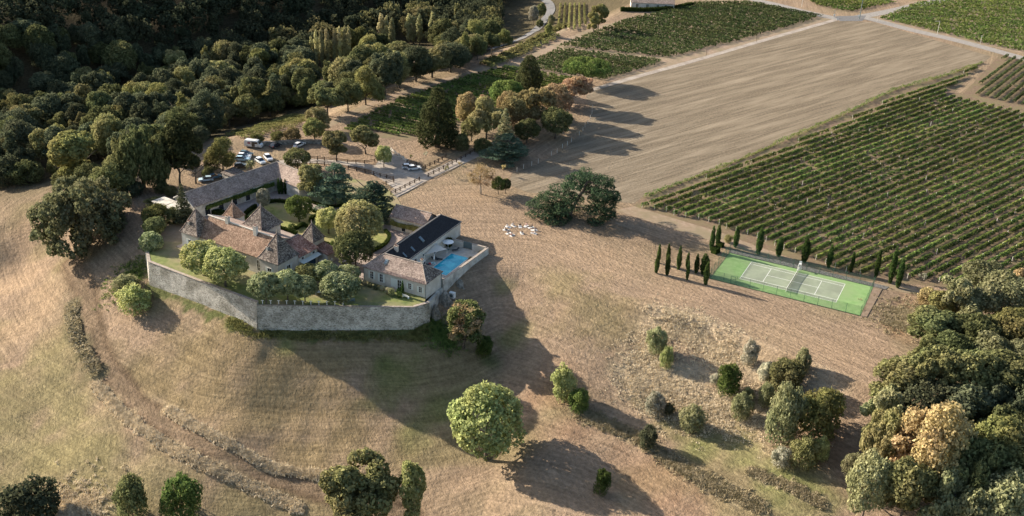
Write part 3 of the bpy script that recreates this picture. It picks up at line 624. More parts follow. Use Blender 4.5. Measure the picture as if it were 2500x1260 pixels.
B.walls([(0, 0), (10.4, 0), (10.4, 6.2), (0, 6.2)], -.2, 4); B.gable(0, 10.6, 0, 6.2, 4, 6.0, 'roof_pink', ov=.3); B.gablewall(0, 10.4, 0, 6.2, 4, 6.0, 'a')
B.window((0, 0), (10.4, 0), 4, .3, 1.2, 2.1, 'barn_door', shut=False, panes=False)

# --- long barn
BA = rotf(-12.2)
LB = Site('long_barn', UV(-75.3, 5.9), BA, 'very long low barn with mottled tiled roof along the north side of the courtyard')
LB.walls([(-8.6, 0), (0, 0), (0, 36), (-8.6, 36)], -.2, 4, 'render_old'); LB.gable(-8.6, 0, 0, 36, 4, 6.5, 'roof_barn', along='b', hip1=4.0); LB.gablewall(-8.6, 0, 0, .3, 4, 6.5, 'b')
LB.walls([(0, 27.8), (9.6, 27.8), (9.6, 35.7), (0, 35.7)], -.2, 4, 'render_old'); LB.gable(-4.3, 9.6, 27.8, 35.7, 4, 6.46, 'roof_barn', name='wing_roof'); LB.gablewall(-.1, 9.6, 27.8, 35.7, 4, 6.46, 'a')
lv = MB(); lv.tube([(-8.9, 0, 3.9), (-8.9, 35, 3.9)], .2, 6); lv.tube([(-.02, -.35, 3.9), (-4.3, -.35, 6.48), (-8.7, -.35, 3.9)], .14, 5); LB.part(lv, 'verge', M['render'])
for i, t in enumerate((4, 8.5, 13, 17.5, 22)):
    LB.window((0, 0), (0, 27.8), t, .2, 1.6, 2.4, 'barn_door', shut=False, panes=False)
LB.window((0, 27.8), (9.6, 27.8), 1.6, .2, 1.5, 2.5, 'barn_door', shut=False, panes=False)
AN = Site('flat_roofed_annex', UV(-75.3, 5.9), BA, 'small annex with pale almost flat roof at the barn gable end')
AN.walls([(-12.7, -4.2), (-2.2, -4.2), (-2.2, -.45), (-12.7, -.45)], -.2, 2.9)
ar = MB(); ar.slab([(-13, -4.5, 2.95), (-7.6, -4.5, 3.1), (-7.6, -.4, 3.3), (-13, -.4, 3.1)], .12); ar.slab([(-7.3, -4.5, 3.0), (-1.9, -4.5, 3.0), (-1.9, -.4, 3.45), (-7.3, -.4, 3.45)], .12); AN.part(ar, 'roof', M['render_old'])
for t in (1.5, 3.2, 6.8, 8.6): AN.window((-12.7, -4.2), (-2.2, -4.2), t, .9, .7, 1.5, shut=False)
GC = Site('stone_shed', UV(-82, 30), BA, 'little stone lean-to half hidden behind the barn')
GC.walls([(-6, 0), (0, 0), (0, 4), (-6, 4)], -.2, 2.2, 'render_old'); sr = MB(); sr.slab([(-6.3, -.3, 2.3), (.3, -.3, 2.3), (.3, 4.3, 2.7), (-6.3, 4.3, 2.7)], .1); GC.part(sr, 'roof', M['roof_dark'])

# --- far house with hedge at the top edge
fo = G(1585, 22)[:2]; FH = Site('farmhouse', fo, rotf(24), 'low white farmhouse behind a dark hedge at the top of the picture')
FH.walls([(-9, 0), (12, 0), (12, 8), (-9, 8)], -.2, 3); FH.gable(-9, 12, 0, 8, 3, 5, 'roof_barn'); FH.gablewall(-9, 12, 0, 8, 3, 5, 'a')
for t in (3, 8, 13, 17): FH.window((-9, 0), (12, 0), t, .8, 1.2, 1.4, shut=False)

# ------------------------------------------------------------------ retaining walls
def wallseg(name, pts, z0s, z1s, th, m, label, coping=True, cop_name='coping', cat='wall', shift=(0, 0)):
    """thick wall along plan points (uv), bottom and top heights per point; outside is to the right"""
    P = [np.array(UV(*p)) for p in pts]; o = P[0]; root = thing(name, (o[0], o[1], 0), label, cat)
    n = len(P); Vv = []; Fv = []; nm = []
    for i in range(n):
        d = P[min(i+1, n-1)]-P[max(i-1, 0)]; d /= np.linalg.norm(d); nm.append(np.array([d[1], -d[0]]))
    Vc = []; Fc = []
    for i in range(n):
        bt = .07*(z1s[i]-z0s[i])
        out_b = P[i]+nm[i]*bt; out_t = P[i]; inn = P[i]-nm[i]*th
        Vv += [(out_b[0]-o[0], out_b[1]-o[1], z0s[i]), (out_t[0]-o[0], out_t[1]-o[1], z1s[i]), (inn[0]-o[0], inn[1]-o[1], z1s[i]), (inn[0]-o[0], inn[1]-o[1], z0s[i])]
        a = P[i]+nm[i]*.08-o; b = P[i]-nm[i]*(th+.08)-o
        Vc += [(a[0], a[1], z1s[i]+.005), (a[0], a[1], z1s[i]+.12), (b[0], b[1], z1s[i]+.12), (b[0], b[1], z1s[i]+.005)]
    for i in range(n-1):
        for k in range(4): Fv.append((4*i+k, 4*(i+1)+k, 4*(i+1)+(k+1) % 4, 4*i+(k+1) % 4))
    Fv += [(0, 1, 2, 3), tuple(4*(n-1)+k for k in (3, 2, 1, 0))]
    obj('wall_body', mesh('wall_body', Vv, Fv, m), root)
    if coping: obj(cop_name, mesh(cop_name, Vc, Fv, M['coping']), root)
    return root
wallseg('retaining_wall', [(-84.8, -2.4), (-76, -12), (-68.1, -19), (-50, -20.8), (-31.6, -22.6)], [-5, -7, -9, -10, -10.5], [.1, .1, .1, .35, .7], .6, M['stone'], 'tall grey rubble retaining wall with tiled coping, left section below the yellow-green trees')
wallseg('retaining_wall', [(-31.6, -22.65), (-16, -14.0), (-.3, -5.2), (1.9, -1.6)], [-10.5, -10.5, -10.5, -10], [-.02, -.02, -.02, .1], .6, M['stone'], 'tall grey rubble retaining wall with flat top, front section below the row of white posts')
wallseg('retaining_wall', [(1.3, -.6), (.9, 3.5), (.35, 7.35)], [-10, -9, -8], [-.35, -.35, -.35], .7, M['render_old'], 'pale plastered retaining wall under the cottage gable', coping=False)
wallseg('pool_wall', [(.35, 7.36), (.9, 14), (1.2, 21), (1.5, 28.3)], [-8, -6, -4, -2.5], [1.7, 1.7, 1.7, 1.7], .5, M['render_old'], 'long pale wall on the outer side of the pool yard')
wallseg('pool_wall', [(1.0, 28.3), (-3.1, 28.3)], [-.4, -.4], [1.8, 1.8], .35, M['render'], 'short garden wall to the right of the grey gate')
wallseg('pool_wall', [(-5.8, 28.3), (-10.1, 28.3)], [-.4, -.4], [1.8, 1.8], .35, M['render'], 'short garden wall to the left of the grey gate')
pk = wallseg('parking_wall', [(0, 0), (0, 0)][:0] or [tuple((np.array([(G(*p)[:2]-O0)@E1, (G(*p)[:2]-O0)@E2]))) for p in ((805, 352), (760, 350), (700, 352), (650, 355), (625, 358))], [-.5]*5, [1.3]*5, .5, M['rock'], 'low curved dark stone wall behind the parked vans')
rng = np.random.RandomState(11)
for (u, v, zb, zt, wd, lb) in ((2.3, .6, -9.2, -1.6, 2.4, 'rough rock buttress nearest the cottage corner'), (1.9, 5.6, -8, -.4, 2.8, 'rough rock buttress beside the white box'), (2.2, 12.4, -6.5, -.2, 2.4, 'rough rock buttress in the middle of the pool wall')):
    b = bmesh.new(); bmesh.ops.create_icosphere(b, subdivisions=3, radius=1)
    for vv in b.verts:
        n_ = 1+.35*(vnoise(np.array([vv.co.x*3+u]), np.array([vv.co.z*4+vv.co.y*3+v]), .8, 3)[0]-.5)*1.6
        vv.co = Vector((vv.co.x*wd*.5*n_, vv.co.y*wd*.42*n_, vv.co.z*(zt-zb)*.55*(.9+.1*n_)))
        k = 1.25-.3*(vv.co.z/((zt-zb)*.5)); vv.co.x *= k; vv.co.y *= k
    me_ = bpy.data.meshes.new('buttress'); b.to_mesh(me_); b.free(); me_.materials.append(M['rock'])
    p = UV(u, v); o = obj('buttress', me_, None, (p[0], p[1], (zb+zt)/2)); o.rotation_euler = (0, 0, math.radians(-26)); tag(o, lb, 'buttress', 'rock buttresses against the pool wall')

# terrace railing: white T posts with wires
pA = on(646, 748); 
for k in range(11):
    p = UV(*(np.array([-30.7, -21.6])*(1-k/10)+np.array([-14.6, -12.75])*k/10)); t = MB()
    t.box(-.07, .07, -.05, .05, 0, .95); rt_ = thing('terrace_post', (p[0], p[1], .02), '%s white T-shaped post from the left along the terrace edge' % ['first', 'second', 'third', 'fourth', 'fifth', 'sixth', 'seventh', 'eighth', 'ninth', 'tenth', 'last'][k], 'post', 'white posts along the terrace edge', -.1)
    t.build('upright', M['white'], rt_); t = MB(); t.box(-.32, .32, -.06, .06, .952, 1.07); t.build('crossbar', M['white'], rt_)
q0 = UV(-31.2, -21.9); q1 = UV(-1, -5)
wr = MB()
for z in (.35, .65, .9): wr.tube([(q0[0], q0[1], z+.02), (q1[0], q1[1], z+.02)], .012, 4)
tag(wr.build('wire_line', M['gate']), 'thin wires strung between the white terrace posts', 'wire')

# ------------------------------------------------------------------ pool yard
def uvp(*ps): return [UV(*p) for p in ps]
sheet('pool_deck', uvp((-10.15, 7.4), (.3, 7.4), (1.0, 28.1), (-10.15, 28.1)), M['deck'], 'pale paved pool terrace', z=.03)
def watermat():
    m, nt, b = newmat('pool_water'); pos = N(nt, 'ShaderNodeNewGeometry').outputs['Position']
    n = noise_node(nt, pos, .35, 3); col = ramp(nt, n.outputs[0], [(.42, (.01, .30, .42, 1)), (.58, (.05, .46, .56, 1))]).outputs[0]
    nt.links.new(col, b.inputs['Base Color']); b.inputs['Roughness'].default_value = .06; b.inputs['Specular IOR Level'].default_value = .3
    n2 = noise_node(nt, pos, 2.5, 3); bp = N(nt, 'ShaderNodeBump'); bp.inputs['Strength'].default_value = .08; nt.links.new(n2.outputs[0], bp.inputs['Height']); nt.links.new(bp.outputs[0], b.inputs['Normal']); return m
pool = thing('swimming_pool', (*UV(-4.1, 18), 0), 'rectangular turquoise swimming pool behind the cottage', 'pool')
cp = MB(); o4 = UV(-4.1, 18)
for a in ((-6.95, -1.3, 23.6, 23.95), (-6.95, -1.3, 12.0, 12.35), (-6.95, -6.6, 12.35, 23.6), (-1.65, -1.3, 12.35, 23.6)): cp.box(a[0]+4.1, a[1]+4.1, a[2]-18, a[3]-18, .031, .12)
obj('coping', cp.me('coping', M['render'], uv=((0, 0), E1, E2)), pool)
wt = MB(); wt.box(-2.5, 2.45, -5.65, 5.6, .032, .07); obj('water', wt.me('water', watermat(), uv=((0, 0), E1, E2)), pool)
gt_ = thing('yard_gate', (*UV(-4.45, 28.35), 0), 'grey-green slatted double gate in the pool yard wall', 'gate', None, math.atan2(E1[1], E1[0]))
for k in range(2):
    g = MB(); x0 = -1.33+k*1.34
    g.box(x0, x0+1.3, -.04, .04, .1, .2); g.box(x0, x0+1.3, -.04, .04, 1.75, 1.85); g.box(x0, x0+.08, -.035, .035, .15, 1.8); g.box(x0+1.22, x0+1.3, -.035, .035, .15, 1.8); lf = g.build('gate_leaf', M['gate'], gt_)
    g = MB()
    for j in range(8): g.box(x0+.02+j*.16, x0+.15+j*.16, -.025, .025, .2, 1.75)
    g.build('slats', M['gate'], lf)
def sail(pts, label, hs):
    c = [np.array([*UV(*p), h]) for p, h in zip(pts, hs)]; ctr = sum(c)/len(c); base = np.array([ctr[0], ctr[1], 0])
    r = thing('shade_sail', base, label, 'shade sail', 'canvas sails over the pool terrace'); n = 6; V_ = []; F_ = []
    for i in range(n+1):
        for j in range(n+1-i):
            a, b_ = i/n, j/n; c_ = 1-a-b_; p = c[0]*c_+c[1]*a+c[2]*b_; p = p*1.0; k = 27*a*b_*c_+1.2*(a*b_+b_*c_+a*c_); p = p+(ctr-p)*.12*k-np.array([0, 0, .3*k*.3]); V_.append(tuple(p-base))
    idx = {}; q = 0
    for i in range(n+1):
        for j in range(n+1-i): idx[(i, j)] = q; q += 1
    for i in range(n):
        for j in range(n-i):
            F_.append((idx[(i, j)], idx[(i+1, j)], idx[(i, j+1)]))
            if j < n-i-1: F_.append((idx[(i+1, j)], idx[(i+1, j+1)], idx[(i, j+1)]))
    obj('canvas', mesh('canvas', V_, F_, M['sail'], True), r); pm = MB()
    for k in c: pm.tube([(k[0]-base[0], k[1]-base[1], 0), tuple(k-base)], .05, 6)
    pm.build('mast', M['white'], r)
sail([(-10.1, 9.5), (-7.0, 9.0), (-8.2, 13.5)], 'pale triangular shade sail near the cottage', (2.7, 2.3, 2.2))
sail([(-10.1, 21.5), (-9.8, 15.5), (-6.6, 21.2)], 'pale triangular shade sail in front of the arched door', (2.9, 2.3, 2.3))
def lounger(u, v, rz, label, c=(.04, .045, .05)):
    p = UV(u, v); r = thing('sun_lounger', (p[0], p[1], .035), label, 'sun lounger', 'dark loungers by the pool', rz); mm = plain('lounger_fabric', c, .8)
    f = MB(); f.box(-.95, .45, -.33, .33, .28, .34); f.build('seat', mm, r)
    f = MB(); f.slab([(.45, -.33, .34), (1.0, -.33, .75), (1.0, .33, .75), (.45, .33, .34)], .05); f.build('backrest', mm, r)
    for x in (-.85, .6):
        for y in (-.28, .28): f = MB(); f.box(x-.03, x+.03, y-.03, y+.03, 0, .28); f.build('leg', M['gate'], r)
lounger(-8.9, 14.8, 2.6, 'dark sun lounger on the paving left of the float'); lounger(-8.5, 18.4, 2.9, 'dark sun lounger under the shade sail'); lounger(-7.6, 18.9, 2.9, 'second dark sun lounger under the shade sail, nearer the pool'); lounger(-6.6, 25.6, .5, 'dark sun lounger beside the open white parasol')
p = UV(-8.6, 25.2); r = thing('parasol', (p[0], p[1], .035), 'open white parasol in the far corner of the pool yard', 'parasol')
f = MB(); f.tube([(0, 0, 0), (0, 0, 2.5)], .04, 6); f.build('pole', M['white'], r)
cn = [(1.55*math.cos(k*math.pi/4), 1.55*math.sin(k*math.pi/4), 2.2) for k in range(8)]+[(0, 0, 2.6)]; obj('canopy', mesh('canopy', cn, [(k, (k+1) % 8, 8) for k in range(8)]+[tuple(range(7, -1, -1))], M['white']), r)
f = MB(); f.tube([(0, 0, 0), (0, 0, .08)], .4, 10); f.build('base', M['gate'], r)
p = UV(-8.0, 17.2); r = thing('closed_parasol', (p[0], p[1], .035), 'folded white parasol standing by the loungers', 'parasol'); f = MB(); f.tube([(0, 0, 0), (0, 0, .8)], .04, 6); f.build('pole', M['white'], r); f = MB(); f.tube([(0, 0, .8), (0, 0, 1.2), (0, 0, 2.4)], [.22, .2, .04], 8); f.build('folded_cloth', M['white'], r)
def ring(u, v, c, R, label):
    b = bmesh.new(); V_ = []; F_ = []
    for i in range(16):
        for j in range(8):
            a, t = i*math.pi/8, j*math.pi/4; V_.append(((R+.16*math.cos(t))*math.cos(a), (R+.16*math.cos(t))*math.sin(a), .16+.16*math.sin(t)))
    for i in range(16):
        for j in range(8): F_.append((i*8+j, ((i+1) % 16)*8+j, ((i+1) % 16)*8+(j+1) % 8, i*8+(j+1) % 8))
    b.free(); p = UV(u, v); o = obj('pool_float', mesh('pool_float', V_, F_, plain('float_plastic', c, .3), True), None, (p[0], p[1], .035)); tag(o, label, 'pool float')
ring(-7.7, 16.2, (.45, .62, .6), .5, 'pale mint ring float on the pool paving'); ring(-8.3, 15.6, (.5, .04, .05), .3, 'small red ring float beside the mint one')
for u, v, s, lb in ((.2, 26.6, .75, 'round planted tub at the far end of the pool wall'), (-.9, 22.6, .6, 'small green shrub on the pool edge, second from the gate'), (-1.0, 17.5, .4, 'tiny shrub halfway along the pool edge'), (-.6, 12.0, .4, 'tiny shrub near the cottage corner of the pool')): pass
bx_p = on(1104, 727); r = thing('heat_pump', bx_p, 'white pool machinery box at the foot of the outer wall', 'equipment box', None, -.45)
f = MB(); f.box(-.7, .7, -.45, .45, .1, 1.5); f.build('casing', M['white'], r); f = MB(); f.tube([(0, -.46, .8), (0, -.5, .8)], .45, 14); f.build('fan_grille', M['gate'], r); f = MB(); f.box(-.8, .8, -.55, .55, -.2, .1); f.build('base', M['coping'], r)
def table(p, lb, s=1.0):
    r = thing('garden_table', p, lb, 'table', None, .1); f = MB(); f.box(-.9*s, .9*s, -.5*s, .5*s, .72, .77); f.build('tabletop', M['white'], r)
    for x in (-.8, .8):
        for y in (-.42, .42): f = MB(); f.box(x*s-.03, x*s+.03, y*s-.03, y*s+.03, 0, .72); f.build('leg', M['white'], r)
def bench(p, lb, rz, c='white'):
    r = thing('garden_bench', p, lb, 'bench', None, rz); f = MB(); f.box(-.85, .85, -.25, .25, .4, .46); f.build('seat', M[c], r); f = MB(); f.box(-.85, .85, .25, .3, .5, .95); f.build('backrest', M[c], r)
    for x in (-.78, .78): f = MB(); f.box(x-.04, x+.04, -.22, .28, 0, .4); f.build('leg', M[c], r)
table(G(780, 719, .1), 'white garden table on the terrace between the pale trees'); bench(G(858, 738, .1), 'grey garden bench near the terrace edge', .2, 'gate'); bench(G(991, 727, .1), 'small white bench on the grass in front of the cottage', 2.6)
for i, (x, y) in enumerate(((757, 641), (771, 641), (810, 641))):
    r = thing('globe_lamp', G(x, y, .1)+np.array([0, 0, -.05]), '%s white globe lamp on the patio by the blue glazed door' % ['leftmost', 'middle', 'rightmost'][i], 'lamp', 'globe lamps on the patio'); f = MB(); f.tube([(0, 0, 0), (0, 0, .8)], .04, 6); f.build('pole', M['gate'], r); f = MB(); f.ball((0, 0, 1.0), .25, 10, 6); f.build('globe', M['white'], r, True)
table(G(786, 643, .1), 'white patio table behind the dark trees', .8)

# ------------------------------------------------------------------ tennis court
def court_xy(a, b): return UV(55.25+a, 44.7+b)
FWD, FDP = 36.7, 16.8
tc = thing('tennis_court', (*court_xy(FWD/2, FDP/2), 0), 'green tennis court with grey-green playing area and white lines', 'tennis court')
def cbox(name, rects, z0, z1, m):
    f = MB()
    for a0, a1, b0, b1 in rects: f.box(a0, a1, b0, b1, z0, z1)
    return obj(name, f.me(name, m, uv=((0, 0), E1, E2)), tc)
ax, bx_ = (1835+2062.9)/2, 0
cc = (G(1835, 639.8)+G(2062.9, 694.3)+G(2041.7, 739.7)+G(1805.4, 679.7))/4-np.array([*court_xy(FWD/2, FDP/2), 0]); ca_, cb_ = cc[:2]@E1, cc[:2]@E2
court_green = surf('court_green', (.135, .245, .085), (.20, .315, .125), .7, cc=(.185, .265, .12), scale2=.15, bump=0)
court_grey = surf('court_grey', (.20, .235, .165), (.25, .285, .205), .6, cc=(.18, .205, .15), scale2=.2, bump=0)
cbox('surface', [(-FWD/2, FWD/2, -FDP/2, FDP/2)], -.3, .06, court_green)
cbox('playing_area', [(ca_-11.885, ca_+11.885, cb_-5.485, cb_+5.485)], .061, .066, court_grey)
lw = .09; Lr = []
for b in (-5.485, 5.485, -4.115, 4.115): Lr.append((ca_-11.885, ca_+11.885, cb_+b-lw/2, cb_+b+lw/2))
for a in (-11.885, 11.885): Lr.append((ca_+a-lw/2, ca_+a+lw/2, cb_-5.4, cb_+5.4))
f = MB()
for i, (a0, a1, b0, b1) in enumerate(Lr+[(ca_-6.4-lw/2, ca_-6.4+lw/2, cb_-4.07, cb_+4.07), (ca_+6.4-lw/2, ca_+6.4+lw/2, cb_-4.07, cb_+4.07)]): f.box(a0, a1, b0, b1, .067, .070+(.003 if i < 4 else 0))
f.box(ca_-6.35, ca_+6.35, cb_-lw/2, cb_+lw/2, .067, .0715)
obj('court_lines', f.me('court_lines', M['white'], uv=((0, 0), E1, E2)), tc)
def meshmat(name, c, al, sc=9):
    m, nt, b = newmat(name); b.inputs['Base Color'].default_value = c4(c); b.inputs['Roughness'].default_value = .7
    b.inputs['Alpha'].default_value = al; return m
nm_ = meshmat('net_mesh', (.02, .03, .025), .55)
net = thing('tennis_net', (*(court_xy(FWD/2, FDP/2)+ca_*E1+cb_*E2), .07), 'tennis net stretched across the middle of the court', 'tennis net', None, math.atan2(E2[1], E2[0]))
Vn = []; Fn = []
for i in range(13):
    t = -6.4+12.8*i/12; h = .914+.156*(t/6.4)**2; Vn += [(t, 0, .02), (t, 0, h)]
for i in range(12): Fn.append((2*i, 2*i+2, 2*i+3, 2*i+1))
obj('net', mesh('net', Vn, Fn, nm_), net); f = MB(); f.tube([(Vn[2*i+1][0], 0, Vn[2*i+1][2]) for i in range(13)], .045, 5); f.build('net_band', M['white'], net)
for s_ in (-6.4, 6.4): f = MB(); f.tube([(s_, 0, 0), (s_, 0, 1.08)], .06, 8); f.build('net_post', M['white'], net)
uc = thing('umpire_chair', (*(court_xy(FWD/2, FDP/2)+ca_*E1+(cb_+7.2)*E2), .065), 'tall white umpire chair beside the tennis net', 'umpire chair', None, math.atan2(E1[1], E1[0]))
for x in (-.35, .35):
    for y in (-.35, .35): f = MB(); f.tube([(x*1.3, y*1.3, 0), (x*.8, y*.8, 1.7)], .035, 5); f.build('leg', M['white'], uc)
f = MB(); f.box(-.32, .32, -.3, .3, 1.7, 1.76); f.build('seat', M['white'], uc); f = MB(); f.box(-.32, .32, .26, .31, 1.8, 2.4); f.build('backrest', M['white'], uc)
f = MB()
for k in range(6): f.box(-.4+k*.01, .4-k*.01, -.5+k*.03, -.42+k*.03, .2+k*.25, .25+k*.25)
f.build('ladder', M['white'], uc)
wm = meshmat('wire_mesh', (.10, .19, .13), .13)
def court_fence(p, q, nseg, h, label, gate=False):
    P = court_xy(*p); Qn = court_xy(*q); d = Qn-P; Ln = np.linalg.norm(d); r = thing('court_fence', (P[0], P[1], .06), label, 'fence', 'wire mesh fences round the tennis court', math.atan2(d[1], d[0]))
    for k in range(nseg+1): f = MB(); x = Ln*k/nseg; f.tube([(x, 0, -.3), (x, 0, h)], .045, 6); f.build('post', M['metal'], r)
    f = MB(); f.box(0, Ln, -.008, .008, .02, h-.03); f.build('mesh_panel', wm, r)
    f = MB(); f.tube([(0, .02, .05), (Ln, .02, .05)], .03, 4); f.build('base_rail', M['metal'], r); return r
e_ = .12
court_fence((e_, -.03), (FWD-e_, -.03), 11, 2.5, 'near side wire mesh fence of the tennis court'); court_fence((e_, FDP+.03), (FWD-e_, FDP+.03), 11, 2.5, 'far side wire mesh fence of the tennis court')
court_fence((-.03, 0), (-.03, FDP), 5, 3.0, 'left end wire mesh fence of the tennis court'); court_fence((FWD+.03, 0), (FWD+.03, FDP), 5, 3.0, 'right end wire mesh fence of the tennis court')
cg = court_xy(5.2, -.1); r = thing('court_gate', (cg[0], cg[1], .06), 'dark green gate frame in the near fence of the court', 'gate', None, math.atan2(E1[1], E1[0])); f = MB()
for a in ((0, .08, 0, 2.2), (1.15, 1.23, 0, 2.2), (.08, 1.15, 2.12, 2.2), (.08, 1.15, 1.35, 1.42), (.08, 1.15, .1, .18)): f.box(a[0], a[1], -.04, .04, a[2], a[3])
f.build('frame', M['metal'], r)
sheet('gravel_strip', [court_xy(*p) for p in ((-.2, FDP+.1), (FWD+3, FDP+.1), (FWD+3.5, FDP+2.0), (-.6, FDP+2.4))], surf('grey_gravel', (.05, .052, .05), (.17, .165, .155), 2.2, bump=.8, bscale=3), 'dark grey gravel drain behind the court')
sheet('gravel_strip', [court_xy(*p) for p in ((FWD+.1, -.6), (FWD+1.5, .3), (FWD+2.2, FDP), (FWD+.1, FDP))], M['soil_light'], 'pale gravel margin at the right end of the court')
strip('gravel_strip', [court_xy(-1, -.7), court_xy(15, -.75), court_xy(FWD+.5, -.8)], .45, M['soil_light'], 'pale kerb of gravel in front of the court', z=.024)

# ------------------------------------------------------------------ foliage
def leafquads(lobes, n, size, rng, jit=1.0, shell=(.70, 1.12), up=-.55, flat=1.0, asp=.75):
    """n leaf-clump quads on the outer shells of a list of ellipsoid lobes (cx,cy,cz,rx,ry,rz)"""
    n = int(n*1.9); size = size*.74
    Lb = np.array(lobes, float); ar = (Lb[:, 3]*Lb[:, 4]+Lb[:, 3]*Lb[:, 5]+Lb[:, 4]*Lb[:, 5]); pr = ar/ar.sum()
    m = int(n*1.9); k = rng.choice(len(Lb), m, p=pr); v = rng.randn(m, 3); v /= np.linalg.norm(v, axis=1)[:, None]
    ok = v[:, 2] > up-rng.rand(m)*.3; k = k[ok]; v = v[ok]; r = shell[0]+(shell[1]-shell[0])*rng.rand(len(v))
    P = Lb[k, :3]+v*Lb[k, 3:]*r[:, None]; keep = np.ones(len(P), bool)
    for i in range(len(Lb)):
        q = ((P-Lb[i, :3])/Lb[i, 3:]); dd = (q**2).sum(1); keep &= ~((dd < .5) & (k != i))
    P = P[keep][:n]; v = v[keep][:n]; k = k[keep][:n]
    nr = v/Lb[k, 3:]; nr /= np.linalg.norm(nr, axis=1)[:, None]; nr = nr+rng.randn(*nr.shape)*jit*.6; nr[:, 2] = nr[:, 2]*flat+(flat-1)*.8; nr /= np.linalg.norm(nr, axis=1)[:, None]
    return orient(P, nr, size*(.55+.9*rng.rand(len(P))), rng, asp)
def orient(P, nr, s, rng, asp=.75):
    a = np.cross(nr, rng.randn(*nr.shape)); a /= np.linalg.norm(a, axis=1)[:, None]; b = np.cross(nr, a)
    s = s[:, None]; a = a*s; b = b*s*asp
    w = nr*s*.25
    return np.stack([P-a-w, P-b+w*.6, P+a-w, P+b+w*.6], 1)
def sublobes(c, R, K, rs, rng, zmin=-.6, sq=1.0):
    out = []
    for i in range(K):
        v = rng.randn(3); v /= np.linalg.norm(v)
        if v[2] < zmin: v[2] *= -.6
        r = rs[0]+(rs[1]-rs[0])*rng.rand(); k = .78+.14*rng.rand()
        out.append((c[0]+v[0]*R[0]*(k-r*.4), c[1]+v[1]*R[1]*(k-r*.4), c[2]+v[2]*R[2]*(k-r*.4), R[0]*r, R[1]*r, R[2]*r*sq))
    return out
PROTO = {}
def trunkmesh(H, r, z1, limbs, rng, mat='bark', spread=.3, bend=.03):
    t = MB(); pts = [(0, 0, -.6)]; n = 5
    for i in range(1, n+1): pts.append((rng.randn()*bend*H*i/n, rng.randn()*bend*H*i/n, z1*i/n))
    t.tube(pts, [r*1.25]+[r*(1-.5*i/n) for i in range(1, n+1)], 7)
    for k in range(limbs):
        b = pts[2+k % (n-2)]; a = k*2.4+rng.rand(); l = spread*H*(.7+.5*rng.rand()); up = .35+.5*rng.rand()
        q1 = (b[0]+math.cos(a)*l*.5, b[1]+math.sin(a)*l*.5, b[2]+l*.4*up+.02*H); q2 = (b[0]+math.cos(a)*l, b[1]+math.sin(a)*l, b[2]+l*up+.06*H)
        t.tube([b, q1, q2], [r*.42, r*.28, r*.12], 5)
    return t.me('trunk', M[mat], True)
